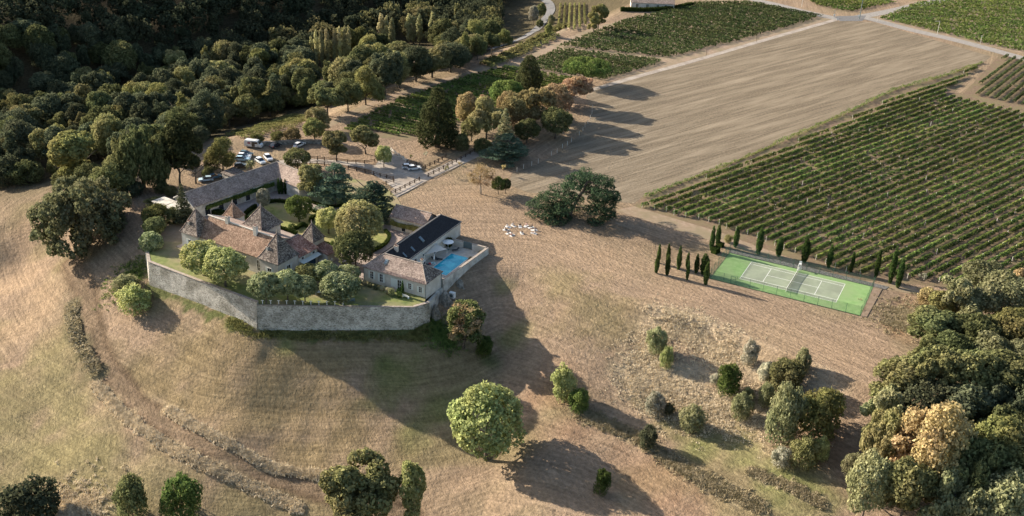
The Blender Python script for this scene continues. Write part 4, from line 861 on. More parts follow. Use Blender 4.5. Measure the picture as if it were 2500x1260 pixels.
def proto(kind, leaf, var):
    key = (kind, leaf, var)
    if key in PROTO: return PROTO[key]
    rng = np.random.RandomState(abs(hash((len(kind)*31+ord(kind[0])*7+ord(kind[-1]), len(leaf)*13+ord(leaf[0]), var))) % 99991)
    bark = 'bark'; W = 10.; Hh = 11.; tr = (.28, 6.5, 7)
    if kind == 'round':
        lb = sublobes((0, 0, 6.1), (4.7, 4.7, 4.5), 46, (.17, .36), rng, -.7)+[(0, 0, 6.1, 4.0, 4.0, 3.8)]; A = leafquads(lb, 4200, .30, rng)
    elif kind == 'broad':
        W, Hh = 16., 11.; lb = []
        for i in range(11):
            a = i*.62+rng.rand()*.5; d = 1.5+3.8*rng.rand(); h_ = 1.8+6.2*(1-d/6.5)*(.5+.7*rng.rand()); lb += sublobes((math.cos(a)*d, math.sin(a)*d, max(2.0, h_)), (2.9, 2.9, 2.3), 12, (.22, .42), rng, -.9)
        for i in range(9): a = i*.7+rng.rand()*.3; d = 3.2+2.6*rng.rand(); lb += sublobes((math.cos(a)*d, math.sin(a)*d, 1.9), (2.1, 2.1, 1.7), 6, (.25, .45), rng, -.9)
        A = leafquads(lb, 8500, .27, rng, up=-.8); tr = (.45, 5, 8)
    elif kind == 'full':
        W, Hh = 11., 11.; lb = sublobes((rng.randn()*.5, 0, 6.3), (4.8, 4.6, 4.5), 44, (.16, .34), rng, -.9)+sublobes((rng.randn()*1.5, rng.randn()*1.5, 3.8), (4.4, 4.4, 3.0), 20, (.18, .34), rng, -.7); A = leafquads(lb, 6000, .27, rng, up=-.9, shell=(.5, 1.3)); tr = (.3, 6, 8)
    elif kind == 'tall':
        W, Hh = 9., 14.; lb = sublobes((rng.randn()*.5, 0, 9.5), (3.9, 4.1, 4.2), 22, (.25, .45), rng)+sublobes((rng.randn()*1.2, rng.randn(), 5.2), (3.2, 3.2, 2.4), 9, (.3, .5), rng); A = leafquads(lb, 3600, .36, rng, up=-.8)
    elif kind == 'irregular':
        W, Hh = 11., 11.; lb = []
        for i in range(6):
            a = i*1.05+rng.rand()*.6; d = 1.4+1.9*rng.rand(); lb += sublobes((math.cos(a)*d, math.sin(a)*d, 3.4+3.9*rng.rand()), (2.4+rng.rand(), 2.4+rng.rand(), 2.2+rng.rand()), 12, (.24, .44), rng)
        A = leafquads(lb, 5000, .30, rng, up=-.7)
    elif kind == 'bush':
        W, Hh = 6., 5.; lb = sublobes((0, 0, 2.5), (2.9, 2.7, 2.4), 20, (.26, .44), rng, -.7); lb += sublobes((rng.randn()*.8, rng.randn()*.8, 2.6), (2.9, 2.9, 2.6), 12, (.18, .36), rng, -.3); lb.append((0, 0, 1.2, 2.4, 2.3, 1.4)); A = leafquads(lb, 2400, .22, rng, up=-.6, shell=(.6, 1.25)); tr = (.12, 2.5, 5)
    elif kind == 'globe':
        W, Hh = 6.4, 6.8; lb = sublobes((0, 0, 4.1), (3.1, 3.1, 2.7), 26, (.2, .3), rng, -.9)+[(0, 0, 4.1, 2.75, 2.75, 2.4)]; A = leafquads(lb, 3000, .22, rng, up=-.95, shell=(.85, 1.08)); tr = (.16, 3.6, 5)
    elif kind == 'poplar':
        W, Hh = 2.8, 16.; lb = []
        for i in range(26):
            z = 2.6+i*.52; r = 1.15*math.sin(math.pi*min(1, (z-1.5)/15.2))**.55; lb.append((rng.randn()*.28, rng.randn()*.28, z, r*.8, r*.8, 1.1))
        A = leafquads(lb, 1600, .28, rng, up=-.9, shell=(.8, 1.25)); tr = (.2, 9, 3)
    elif kind == 'cypress':
        W, Hh = 1.9, 7.4; lb = []
        for i in range(22):
            z = .45+i*.31; r = .9*math.sin(math.pi*min(1, max(.08, (z+.9)/8.6)))**.75*(.88+.24*rng.rand()); lb.append((rng.randn()*.07, rng.randn()*.07, z, r, r, .6))
        A = leafquads(lb, 1500, .13, rng, up=-.95, asp=1.6); tr = (.1, 3, 2)
    elif kind == 'cone':
        W, Hh = 12., 20.; lb = []
        for i in range(70):
            z = 2.2+16.2*rng.rand()**1.25; R = 5.6*(1-((z-1.5)/18.8)**1.7)+.3; a = rng.rand()*6.28; r = (.9+1.1*rng.rand())*(.55+.5*(1-z/20)); d = max(0, R-r*.7); lb.append((math.cos(a)*d, math.sin(a)*d, z, r*1.1, r*1.1, r*1.25))
        for i in range(8): lb.append((0, 0, 3+i*2, 4.6*(1-(i/9)**1.5)+.3, 4.6*(1-(i/9)**1.5)+.3, 1.6))
        A = leafquads(lb, 6500, .33, rng, up=-.95); tr = (.75, 14, 0)
    elif kind == 'fir':
        W, Hh = 5., 11.; lb = []
        for i in range(60):
            z = .9+9.8*(i/60)**.9; R = 2.5*(1-z/11.2)+.15; a = i*2.4+rng.rand(); d = R*.6; lb.append((math.cos(a)*d, math.sin(a)*d, z-.15*R, R*.55, R*.55, .26))
        A = leafquads(lb, 2600, .2, rng, up=-.6, flat=1.3); tr = (.15, 9.5, 0)
    elif kind == 'cedar':
        W, Hh = 13., 14.; lb = []
        for i in range(64):
            z = 1.6+11.6*rng.rand()**.9; R = 6.3*(1-(z/14.2)**1.6)+.5; a = rng.rand()*6.28; d = R*(.35+.62*rng.rand()); s = 1.2+1.0*rng.rand(); s *= .5+.6*(1-z/14); lb.append((math.cos(a)*d, math.sin(a)*d, z-.05*d, s*1.25, s*1.25, .42+.15*rng.rand()))
        A = leafquads(lb, 6000, .26, rng, up=-.5, flat=1.25, jit=.6); tr = (.4, 12.5, 12)
    elif kind == 'umbrella':
        W, Hh = 14., 9.5; lb = []
        for i in range(34):
            a = rng.rand()*6.28; d = 5.6*math.sqrt(rng.rand()); r = 1.1+.7*rng.rand(); lb.append((math.cos(a)*d, math.sin(a)*d, 7.7-.05*d*d+rng.randn()*.15, r*1.2, r*1.2, r*1.15))
        A = leafquads(lb, 5000, .26, rng, up=-.8); tr = (.35, 6.3, 12)
    elif kind == 'sparse':
        W, Hh = 8., 8.; lb = sublobes((0, 0, 4.8), (3.7, 3.7, 3.1), 26, (.2, .4), rng, -.8); A = leafquads(lb, 1700, .16, rng, up=-.9, shell=(.1, 1.1)); tr = (.2, 5.5, 16); bark = 'palebark'
    elif kind == 'sapling':
        W, Hh = 2., 4.; lb = sublobes((0, 0, 2.9), (.9, .9, .95), 8, (.3, .5), rng, -.8); A = leafquads(lb, 160, .14, rng, up=-.9, shell=(.2, 1.1)); tr = (.045, 3.2, 3)
    elif kind == 'box':
        W, Hh = 2., 2.; A = leafquads([(0, 0, 1, 1, 1, 1.05)], 600, .12, rng, up=-.9); tr = (.05, .8, 0)
    lo = A.reshape(-1, 3); 
    cm_ = quadmesh('crown', A, M['leaf_'+leaf] if ('leaf_'+leaf) in M else M[leaf])
    if kind == 'palm': pass
    tm = trunkmesh(Hh, tr[0], tr[1], tr[2], rng, bark, spread=.26 if kind not in ('umbrella', 'cedar') else .36)
    z1 = np.percentile(lo[:, 2], 99.5); w1 = np.percentile(np.hypot(lo[:, 0], lo[:, 1]), 97)*2
    PROTO[key] = (cm_, tm, w1, z1, A); return PROTO[key]
def tree(name, kind, leaf, base, Wd, Ht, label, group=None, var=0, rz=None, lean=None, trunk=True, cat='tree'):
    c, t, w1, z1, _ = proto(kind, leaf, var); r = thing(name, base, label, cat, group)
    r.rotation_euler = (lean[0] if lean else 0, lean[1] if lean else 0, random.random()*6.28 if rz is None else rz)
    r.scale = (Wd/w1, Wd/w1, Ht/z1); obj('crown', c, r)
    if trunk: obj('trunk', t, r)
    return r
random.seed(7)
def put(name, kind, leaf, bx, by, topy, wpx, label, group=None, var=0, cat='tree', z=None, lean=None):
    b = on(bx, by) if z is None else G(bx, by, z); tp = upto(b, bx, topy); return tree(name, kind, leaf, b, wpx/pxm(b), max(.6, tp[2]-b[2]), label, group, var, None, lean, cat=cat)

ORD = ['first', 'second', 'third', 'fourth', 'fifth', 'sixth', 'seventh', 'eighth', 'ninth', 'tenth', 'eleventh', 'twelfth', 'thirteenth', 'fourteenth', 'fifteenth', 'sixteenth', 'seventeenth', 'eighteenth', 'nineteenth', 'twentieth']
TEN = ['', '', 'twenty', 'thirty', 'forty', 'fifty', 'sixty', 'seventy']
def ordn(i):
    return ORD[i] if i < 20 else TEN[(i+1)//10]+('-'+ORD[(i+1) % 10-1] if (i+1) % 10 else 'th').replace('tyth', 'tieth')

ORD_ = None
put('willow_tree', 'tall', 'olive', 190, 452, 325, 118, 'yellow-green tree standing alone at the left wood edge')
put('oak_tree', 'broad', 'scrub', 210, 606, 448, 232, 'wide dark tree with a crown down to the grass in the left field', var=1)
put('oak_tree', 'broad', 'oak', 352, 458, 318, 128, 'dark leafy tree left of the tall pines', var=2)
put('pine_tree', 'tall', 'sequoia', 440, 452, 300, 92, 'tall dark pine with bare trunk behind the barn, the taller one', var=1)
put('pine_tree', 'tall', 'sequoia', 478, 448, 322, 70, 'slightly lower dark pine with bare trunk behind the barn', var=2)
put('ash_tree', 'full', 'olive', 545, 420, 338, 84, 'mid green tree beside the parked pale cars', var=0)
put('oak_tree', 'full', 'oak', 288, 480, 388, 112, 'dark green tree left of the annex, lowest of the wood edge', var=1)
put('oak_tree', 'round', 'oak', 225, 470, 400, 70, 'small green tree just behind the yellow-green one', var=2)
put('fir_tree', 'fir', 'forest', 452, 548, 452, 48, 'dark narrow fir in front of the barn gable')
put('laurel_bush', 'bush', 'oak', 497, 512, 484, 48, 'rounded dark bush between the fir and the barn wall', var=0, cat='bush')
put('shrub', 'bush', 'olive', 383, 548, 502, 78, 'large olive green shrub below the annex', cat='bush', var=1)
put('shrub', 'bush', 'oak', 422, 545, 508, 42, 'smaller green shrub right of the large one below the annex', cat='bush')
put('shrub', 'bush', 'oak', 383, 505, 483, 52, 'green shrub against the annex wall', cat='bush', var=1)
put('linden_tree', 'globe', 'oak', 380, 584, 534, 54, 'dark globe tree, upper of the pair at the west terrace corner')
put('linden_tree', 'globe', 'linden', 374, 628, 570, 58, 'dark globe tree with pale top at the west terrace corner, lowest of the pair', var=1)
put('linden_tree', 'globe', 'oak', 386, 565, 530, 40, 'small round tree squeezed behind the west corner pair', var=1)
put('catalpa_tree', 'round', 'lime', 497, 672, 592, 101, 'bright yellow-green domed tree before the manor front, left one', z=.1)
put('catalpa_tree', 'round', 'lime', 552, 699, 613, 104, 'bright yellow-green domed tree before the manor front, right one', var=1, z=.1)
LG = 'pale-topped lindens on the terrace'
for i, (x, y, t, wd, lb, lf) in enumerate(((650, 741, 668, 62, 'pale-topped round linden, leftmost on the terrace', 'linden'), (703, 733, 663, 54, 'pale-topped round linden with a visible trunk, second from the left', 'linden'), (745, 736, 678, 50, 'small round linden above the middle of the post row', 'linden'),
    (752, 700, 648, 52, 'dark round linden nearest the manor corner', 'oak'), (796, 700, 642, 52, 'white-topped linden behind the others near the patio', 'linden'), (850, 695, 651, 48, 'small pale-topped linden beside the cottage corner', 'linden'), (831, 742, 672, 78, 'widest round linden, in front at the right end of the group', 'linden'))):
    put('linden_tree', 'globe', lf, x, y, t, wd*1.3, lb, LG, i % 2, z=.1)
put('lime_tree', 'round', 'oak', 868, 655, 570, 98, 'large dark round tree between manor and cottage', var=2, z=.1)
put('chestnut_tree', 'round', 'chestnut', 878, 612, 496, 116, 'big olive-brown chestnut in the middle of the courtyard', var=1, z=.1)
put('small_tree', 'round', 'lime', 802, 570, 510, 62, 'small bright tree left of the big chestnut', var=2, z=.1)
put('lawn_tree', 'round', 'green', 731, 541, 479, 66, 'round bright green tree on the oval lawn', var=0, z=.1)
put('white_poplar', 'globe', 'grey', 645, 515, 461, 34, 'small whitish tree at the edge of the oval lawn', var=0, z=.1)
put('ochre_tree', 'tall', 'chestnut', 758, 495, 403, 62, 'olive-ochre tree behind the barn wing end', var=1, z=.1)
put('blue_cedar', 'cedar', 'cedar', 818, 505, 403, 118, 'large blue-green cedar beside the courtyard drive', z=.1)
put('blue_cedar', 'cedar', 'cedar', 912, 540, 446, 112, 'spreading blue-green cedar next to the small pink-roofed barn', var=1, z=.1)
put('holm_oak', 'round', 'oak', 727, 415, 366, 64, 'rounded dark tree between the barn roof and the drive', var=0, z=0)
put('ash_tree', 'tall', 'chestnut', 822, 393, 321, 62, 'grey-green tree beside the rail fence, left of two', var=1, z=0)
put('ash_tree', 'tall', 'chestnut', 893, 376, 310, 68, 'grey-green ivy-clad tree behind the lane, right of two', var=2, z=0)
put('plane_tree', 'round', 'lime', 937, 408, 357, 42, 'small bright green tree by the gravel junction', var=2, z=0)
put('fruit_tree', 'round', 'olive', 768, 345, 292, 56, 'olive green tree above the dark parking wall', var=1, z=0)
put('fruit_tree', 'bush', 'tan', 713, 345, 314, 44, 'brownish bush above the dark parking wall', z=0, cat='bush')
put('fruit_tree', 'bush', 'olive', 676, 350, 322, 34, 'small olive bush left of the brownish one', z=0, cat='bush')
put('fruit_tree', 'bush', 'olive', 628, 352, 328, 40, 'low bright bush behind the white camper van', var=1, z=0, cat='bush')
put('sequoia', 'cone', 'sequoia', 1066, 358, 216, 104, 'massive dark conical sequoia beside the middle vineyard', z=0)
put('sequoia', 'cone', 'sequoia', 1291, 222, 136, 72, 'darker sequoia further back above the autumn trees', var=1, z=0)
park = [('round', 'tan', 1142, 318, 229, 66, 'brown-olive tree just right of the big sequoia', 1), ('irregular', 'chestnut', 1188, 345, 243, 98, 'broad olive-brown tree at the front of the park group', 0), ('round', 'rust', 1178, 300, 233, 40, 'small orange-tinted tree top behind the olive-brown one', 2),
  ('round', 'green', 1236, 268, 197, 86, 'deep green rounded tree in the middle of the park group', 1), ('full', 'tan', 1242, 318, 228, 84, 'tan autumn tree in the centre of the park group', 1), ('irregular', 'tan', 1305, 312, 216, 92, 'tall tan tree right of centre in the park group', 2),
  ('round', 'rust', 1352, 292, 208, 82, 'orange-brown tree under the umbrella pine', 0), ('irregular', 'rust', 1392, 262, 186, 98, 'orange autumn tree nearest the lane end', 1), ('round', 'oak', 1356, 338, 266, 76, 'dark green small tree at the right of the park group', 0),
  ('round', 'oak', 1286, 350, 293, 66, 'dark green tree half behind the blue cedar', 1), ('round', 'oak', 1262, 300, 255, 60, 'dark inner tree of the park group', 2), ('round', 'chestnut', 1150, 345, 290, 50, 'low olive tree at the left foot of the park group', 0)]
for k, lf, x, y, t, wd, lb, v in park: put('park_tree', k, lf, x, y, t, wd, lb, 'mixed trees of the park group', v, z=0)
put('blue_cedar', 'cedar', 'cedar', 1236, 392, 330, 122, 'low wide skirt of the blue cedar beside the shaded lane', z=0, var=0)
put('blue_cedar', 'fir', 'scrub', 1231, 380, 268, 66, 'grey-green pointed conifer rising over the low blue cedar', z=0)
put('shrub', 'bush', 'oak', 1128, 366, 328, 50, 'dark olive shrub left of the shaded lane', z=0, cat='bush'); put('shrub', 'bush', 'oak', 1175, 372, 338, 48, 'dark shrub where the lane enters the trees', z=0, var=1, cat='bush')
put('stone_pine', 'umbrella', 'pine', 1428, 205, 146, 118, 'green umbrella pine above the orange tree', z=0)
put('bare_tree', 'sparse', 'tan', 1174, 474, 401, 66, 'thin beige almost bare tree in the dry field', z=0)
put('small_tree', 'round', 'green', 1216, 474, 432, 34, 'small dark green tree beside the beige bare tree', z=0, var=1); put('small_tree', 'round', 'oak', 1234, 472, 436, 26, 'smallest tree of the trio in the dry field', z=0, var=2)
for i, (x, y, t, lf, lb) in enumerate(((1230, 427, 402, 'straw', 'tiny bare sapling left of the wire fence'), (1132, 422, 403, 'grey', 'sapling in the dry field beside the drive rail'), (1122, 412, 396, 'tan', 'thin sapling hard against the drive rail'), (1090, 430, 405, 'olive', 'leafy sapling by the lower drive rail'), (1040, 388, 370, 'grey', 'sapling under the big sequoia'), (1004, 392, 378, 'olive', 'tiny green sapling in the grass triangle'), (1170, 400, 382, 'grey', 'pale young tree above the beige bare tree'), (2250, 690, 668, 'grey', 'pale sapling on the headland right of the court'))):
    put('sapling', 'sapling', 'tan' if lf == 'straw' else lf, x, y, t, 13 if i < 7 else 22, lb, 'young saplings', i % 2, z=0)
for i, (x, y, t, wd, lf, lb) in enumerate(((395, 470, 440, 50, 'oak', 'undergrowth bush at the foot of the pines, left'), (418, 478, 455, 36, 'olive', 'undergrowth bush at the foot of the pines, middle'), (322, 478, 440, 60, 'forest', 'dark bush between the two dark oaks'), (250, 478, 440, 70, 'olive', 'yellowish bush under the left wood edge'), (150, 455, 425, 60, 'oak', 'green bush at the foot of the yellow-green tree'), (70, 445, 395, 90, 'oak', 'broad bush at the far left wood edge'), (20, 450, 385, 90, 'forest', 'dark bush at the extreme left wood edge'), (508, 432, 408, 34, 'oak', 'low bush beside the blue parked car'))):
    put('undergrowth_bush', 'bush', lf, x, y, t, wd, lb, 'bushes along the left wood edge', i % 2, 'bush')
# palm
pb = G(613, 418, 0); pr_ = thing('palm_tree', pb, 'palm tree between the parked cars and the barn roof', 'palm'); f = MB(); f.tube([(0, 0, -.3), (0, 0, 2.8)], [.3, .22], 8); f.build('trunk', M['bark'], pr_)
V_ = []; F_ = []
for k in range(34):
    a = k*2.4; el = .9-1.5*(k/34); n = 6; q = []
    for i in range(n+1):
        t = i/n; r_ = 1.9*t; z = 2.9+math.sin(el)*1.9*t-1.1*t*t; wd = .3*math.sin(math.pi*min(.97, t+.08)); c = np.array([math.cos(a)*r_*math.cos(el), math.sin(a)*r_*math.cos(el), z]); s = np.array([-math.sin(a), math.cos(a), 0])*wd
        V_ += [tuple(c-s-[0, 0, wd*.4]), tuple(c), tuple(c+s-[0, 0, wd*.4])]
    b0 = k*(n+1)*3
    for i in range(n):
        for j in (0, 1): F_.append((b0+i*3+j, b0+i*3+j+1, b0+i*3+3+j+1, b0+i*3+3+j))
obj('crown', mesh('crown', V_, F_, M['leaf_scrub']), pr_)
# slope and foreground
put('autumn_tree', 'tall', 'chestnut_rust', 1132, 850, 742, 104, 'autumn-coloured tree below the rock buttresses', var=0)
put('shrub', 'bush', 'green', 1180, 868, 822, 46, 'dark green shrub right of the autumn-coloured tree', cat='bush')
put('walnut_tree', 'round', 'walnut', 1186, 1122, 942, 180, 'large pale-green walnut standing alone on the lower slope', var=0)
put('walnut_tree', 'irregular', 'chestnut', 882, 1300, 1138, 178, 'broad olive tree cut off by the bottom edge', var=2)
put('ivy_tree', 'tall', 'lime', 1003, 1290, 1130, 72, 'narrow yellow-green tree at the bottom edge', var=1)
put('shrub', 'bush', 'oak', 325, 1268, 1170, 104, 'dark green shrub at the bottom edge, left of two', cat='bush'); put('shrub', 'bush', 'green', 446, 1266, 1168, 98, 'brighter green shrub at the bottom edge, right of two', var=1, cat='bush')
put('shrub', 'bush', 'forest', 70, 1285, 1190, 160, 'dark thicket shrub in the bottom left corner', var=1, cat='bush')
slope = [(1376, 975, 897, 60, 'lime', 'pale yellow bush alone below the shadow edge'), (1412, 1002, 950, 52, 'green', 'dark green bush just below the pale yellow one'), (1602, 862, 798, 50, 'scrub', 'pale green bush on the straw bank, upper'), (1625, 897, 848, 34, 'lime', 'bright green bush on the straw bank, lower'),
 (1776, 962, 888, 60, 'green', 'round green bush with a clear shadow on the scrub bank'), (1826, 890, 832, 44, 'grey', 'whitish willow bush under the field edge'), (1956, 912, 851, 38, 'scrub', 'upright green bush at the top of the thicket'), (1912, 950, 880, 90, 'chestnut', 'wide grey-olive bush in the thicket'), (1868, 930, 886, 40, 'grey', 'greyish bush left of the wide one'),
 (1598, 1012, 962, 48, 'grey', 'grey bush at the green gully head'), (1688, 1048, 990, 70, 'scrub', 'pale green bush with long shadow on the green strip'), (1806, 1022, 960, 52, 'scrub', 'bush left of the dark thicket, lower'), (1822, 985, 945, 30, 'scrub', 'small upright bush left of the thicket'), (1900, 1080, 938, 92, 'scrub', 'tall pale bush forming the left of the thicket'),
 (1990, 1062, 945, 112, 'olive', 'wide olive bush forming the right of the thicket'), (1866, 990, 935, 42, 'scrub', 'narrow bush beside the tall pale one'), (1958, 1138, 1072, 72, 'chestnut', 'grey bush at the lower end of the thicket'), (2002, 1122, 1068, 42, 'lime', 'bright bush at the lower end of the thicket'), (1465, 1205, 1148, 42, 'green', 'small green bush near the bottom centre'), (1580, 1092, 1038, 50, 'forest', 'dark bush on the curved ridge'),
 (330, 758, 700, 86, 'lime', 'yellow bush on the slope below the left wall'), (310, 720, 672, 66, 'scrub', 'grey-green bramble bush above the yellow one'), (1905, 1135, 1098, 50, 'grey', 'low grey bush beside the lower thicket'), (1630, 1010, 985, 30, 'forest', 'small dark bush right of the grey one'), (2268, 745, 705, 60, 'tan', 'dry brown bush right of the court'), (1745, 935, 915, 26, 'grey', 'tiny grey bush on the bank')]
for i, (x, y, t, wd, lf, lb) in enumerate(slope): put('bush', 'bush', lf, x, y, t, wd, lb, 'scattered bushes on the slopes', i % 3, 'bush')
# trees standing on the near edge of the valley wood
edge = [(775, 322, 262, 62, 'chestnut', 'round'), (800, 290, 212, 92, 'oak', 'tall'), (850, 278, 195, 84, 'oak', 'round'), (893, 262, 165, 84, 'olive', 'irregular'), (940, 240, 130, 92, 'forest', 'tall'), (975, 222, 128, 80, 'chestnut', 'irregular'), (1015, 205, 110, 96, 'forest', 'round'), (1055, 195, 112, 92, 'chestnut', 'irregular'), (1100, 182, 104, 88, 'forest', 'round'), (1165, 152, 84, 56, 'oak', 'round'), (1200, 140, 78, 50, 'oak', 'round'), (1228, 122, 70, 44, 'olive', 'tall'), (1130, 168, 120, 50, 'forest', 'round'),
  (660, 292, 230, 70, 'oak', 'round'), (508, 330, 256, 84, 'olive', 'tall'), (736, 268, 225, 60, 'olive', 'round'), (700, 262, 205, 66, 'chestnut', 'round'), (440, 330, 262, 90, 'forest', 'irregular')]
for i, (x, y, t, wd, lf, kd) in enumerate(edge): put('wood_tree', ('full', 'irregular', 'full')[i % 3], lf, x, y-6, t+2, wd, '%s crown from the left on the near edge of the valley wood' % ordn(sorted(e[0] for e in edge).index(x)), 'trees of the valley wood edge', i % 3)
# right hand wood
wood = [(2345, 800, 690, 150, 'scrub'), (2440, 790, 672, 130, 'scrub'), (2270, 870, 765, 130, 'oak'), (2360, 880, 770, 150, 'oak'), (2460, 890, 765, 140, 'olive'), (2180, 1000, 880, 130, 'chestnut'), (2260, 985, 850, 140, 'oak'), (2350, 1000, 860, 150, 'oak'), (2450, 1010, 880, 160, 'oak'),
 (2150, 1080, 950, 120, 'scrub'), (2240, 1060, 930, 120, 'forest'), (2330, 1080, 940, 130, 'forest'), (2420, 1080, 950, 130, 'forest'), (2500, 1060, 930, 120, 'forest'), (2225, 1230, 985, 190, 'tan'), (2140, 1190, 1010, 110, 'chestnut'), (2100, 1285, 1110, 100, 'scrub'), (2190, 1300, 1120, 130, 'chestnut'),
 (2330, 1270, 1080, 160, 'oak'), (2400, 1210, 1030, 150, 'olive'), (2470, 1270, 1090, 160, 'oak'), (2300, 1330, 1160, 170, 'scrub'), (2420, 1340, 1160, 160, 'scrub'), (2500, 1180, 1010, 120, 'grey'), (2250, 930, 830, 90, 'chestnut'), (2400, 940, 820, 110, 'scrub'), (2490, 960, 830, 110, 'scrub'), (2490, 740, 660, 80, 'tan'), (2310, 930, 820, 120, 'oak'), (2420, 1140, 1000, 130, 'oak'), (2200, 1150, 1010, 110, 'scrub'), (2390, 720, 640, 100, 'scrub'), (2290, 790, 715, 80, 'olive'), (2130, 1120, 1010, 80, 'chestnut'), (2080, 1190, 1110, 70, 'scrub')]
ordw = ['olive-green', 'pale green', 'dark green', 'deep green', 'yellowish green', 'greyish']
for i, (x, y, t, wd, lf) in enumerate(wood):
    row = 'upper' if y < 900 else 'middle' if y < 1100 else 'lower'; put('wood_tree', ('irregular', 'round', 'tall')[i % 3] if i != 14 else 'full', lf, x, y, t, wd, {'tan': 'ochre', 'scrub': 'pale green', 'oak': 'dark green', 'olive': 'olive', 'chestnut': 'olive-brown', 'grey': 'silver-grey', 'forest': 'very dark'}[lf]+' tree in the %s part of the right-hand wood, %s from the top' % (row, ordn(i)), 'trees of the right-hand wood', i % 3)
d_ = on(2360, 1045)
for dx, h in ((0, 7.5), (2, 4), (6, 3.5)): f = MB(); f.tube([(0, 0, -1), (.15, 0, h*.5), (0, .1, h)], [.22, .16, .08], 6); f.tube([(.1, 0, h*.6), (.6, 0, h*.85)], [.07, .03], 5); tag(f.build('dead_trunk', M['palebark'], None), '%s bare dead trunk in the gap of the right-hand wood' % {7.5: 'tallest', 4: 'short', 3.5: 'shortest'}[h], 'dead tree').location = (d_[0]+dx, d_[1], d_[2])
# cypresses round the court
cyp = [(1602, 667, 622, 12, 'front cypress of the leftmost pair'), (1607, 642, 597, 10, 'rear cypress of the leftmost pair'), (1628, 672, 622, 13, 'front cypress of the second pair from the left'), (1629, 648, 596, 11, 'rear cypress of the second pair from the left'), (1656, 658, 602, 13, 'single cypress, fifth from the left'),
 (1677, 684, 638, 9, 'slim front cypress sixth from the left'), (1677, 657, 617, 10, 'cypress just behind the slim front one'), (1699, 667, 621, 13, 'cypress left of the thick clump'), (1718, 670, 620, 22, 'thickest cypress of the left group'), (1722, 696, 641, 15, 'lowest cypress right of the left group'),
 (1736, 612, 552, 13, 'left cypress of the pair by the clipped boxes'), (1751, 600, 548, 13, 'right cypress of the pair by the clipped boxes'), (1795, 604, 554, 15, 'cypress at the far left corner of the court'), (1851, 620, 556, 18, 'cypress with a leaning tip behind the court'), (1900, 626, 579, 17, 'second cypress behind the court'),
 (1963, 640, 582, 22, 'broad cypress behind the umpire chair'), (2022, 654, 597, 15, 'cypress with a side shoot behind the court'), (2077, 666, 615, 10, 'thinnest cypress behind the court'), (2137, 678, 611, 13, 'tall cypress at the far right corner'), (2172, 692, 602, 16, 'tallest cypress right of the court'), (2191, 703, 629, 16, 'cypress nearest the dry scrub on the right'), (2412, 722, 668, 22, 'lone cypress at the vineyard corner by the wood')]
for i, (x, y, t, wd, lb) in enumerate(cyp): put('cypress', 'cypress', 'cypress', x, y, t, wd, lb, 'cypresses around the tennis court', i % 3, z=0.0)
# poplars in the valley
pop = [(762, 98, 165), (775, 82, 170), (788, 80, 172), (802, 79, 168), (820, 78, 168), (832, 74, 166), (843, 73, 165), (853, 72, 164), (931, 42, 118), (944, 47, 118), (957, 52, 120), (998, 42, 108), (1009, 47, 108), (1024, 43, 110), (1056, 37, 105)]
rk = ['first', 'second', 'third', 'fourth', 'fifth', 'sixth', 'seventh', 'eighth', 'ninth', 'tenth', 'eleventh', 'twelfth', 'thirteenth', 'fourteenth', 'last']
for i, (x, t, y) in enumerate(pop): put('poplar', 'poplar', 'poplar', x, y, t-7, 13.5 if i < 8 else 17, '%s slender poplar from the left rising out of the valley wood' % rk[i], 'poplars in the valley', i % 3)

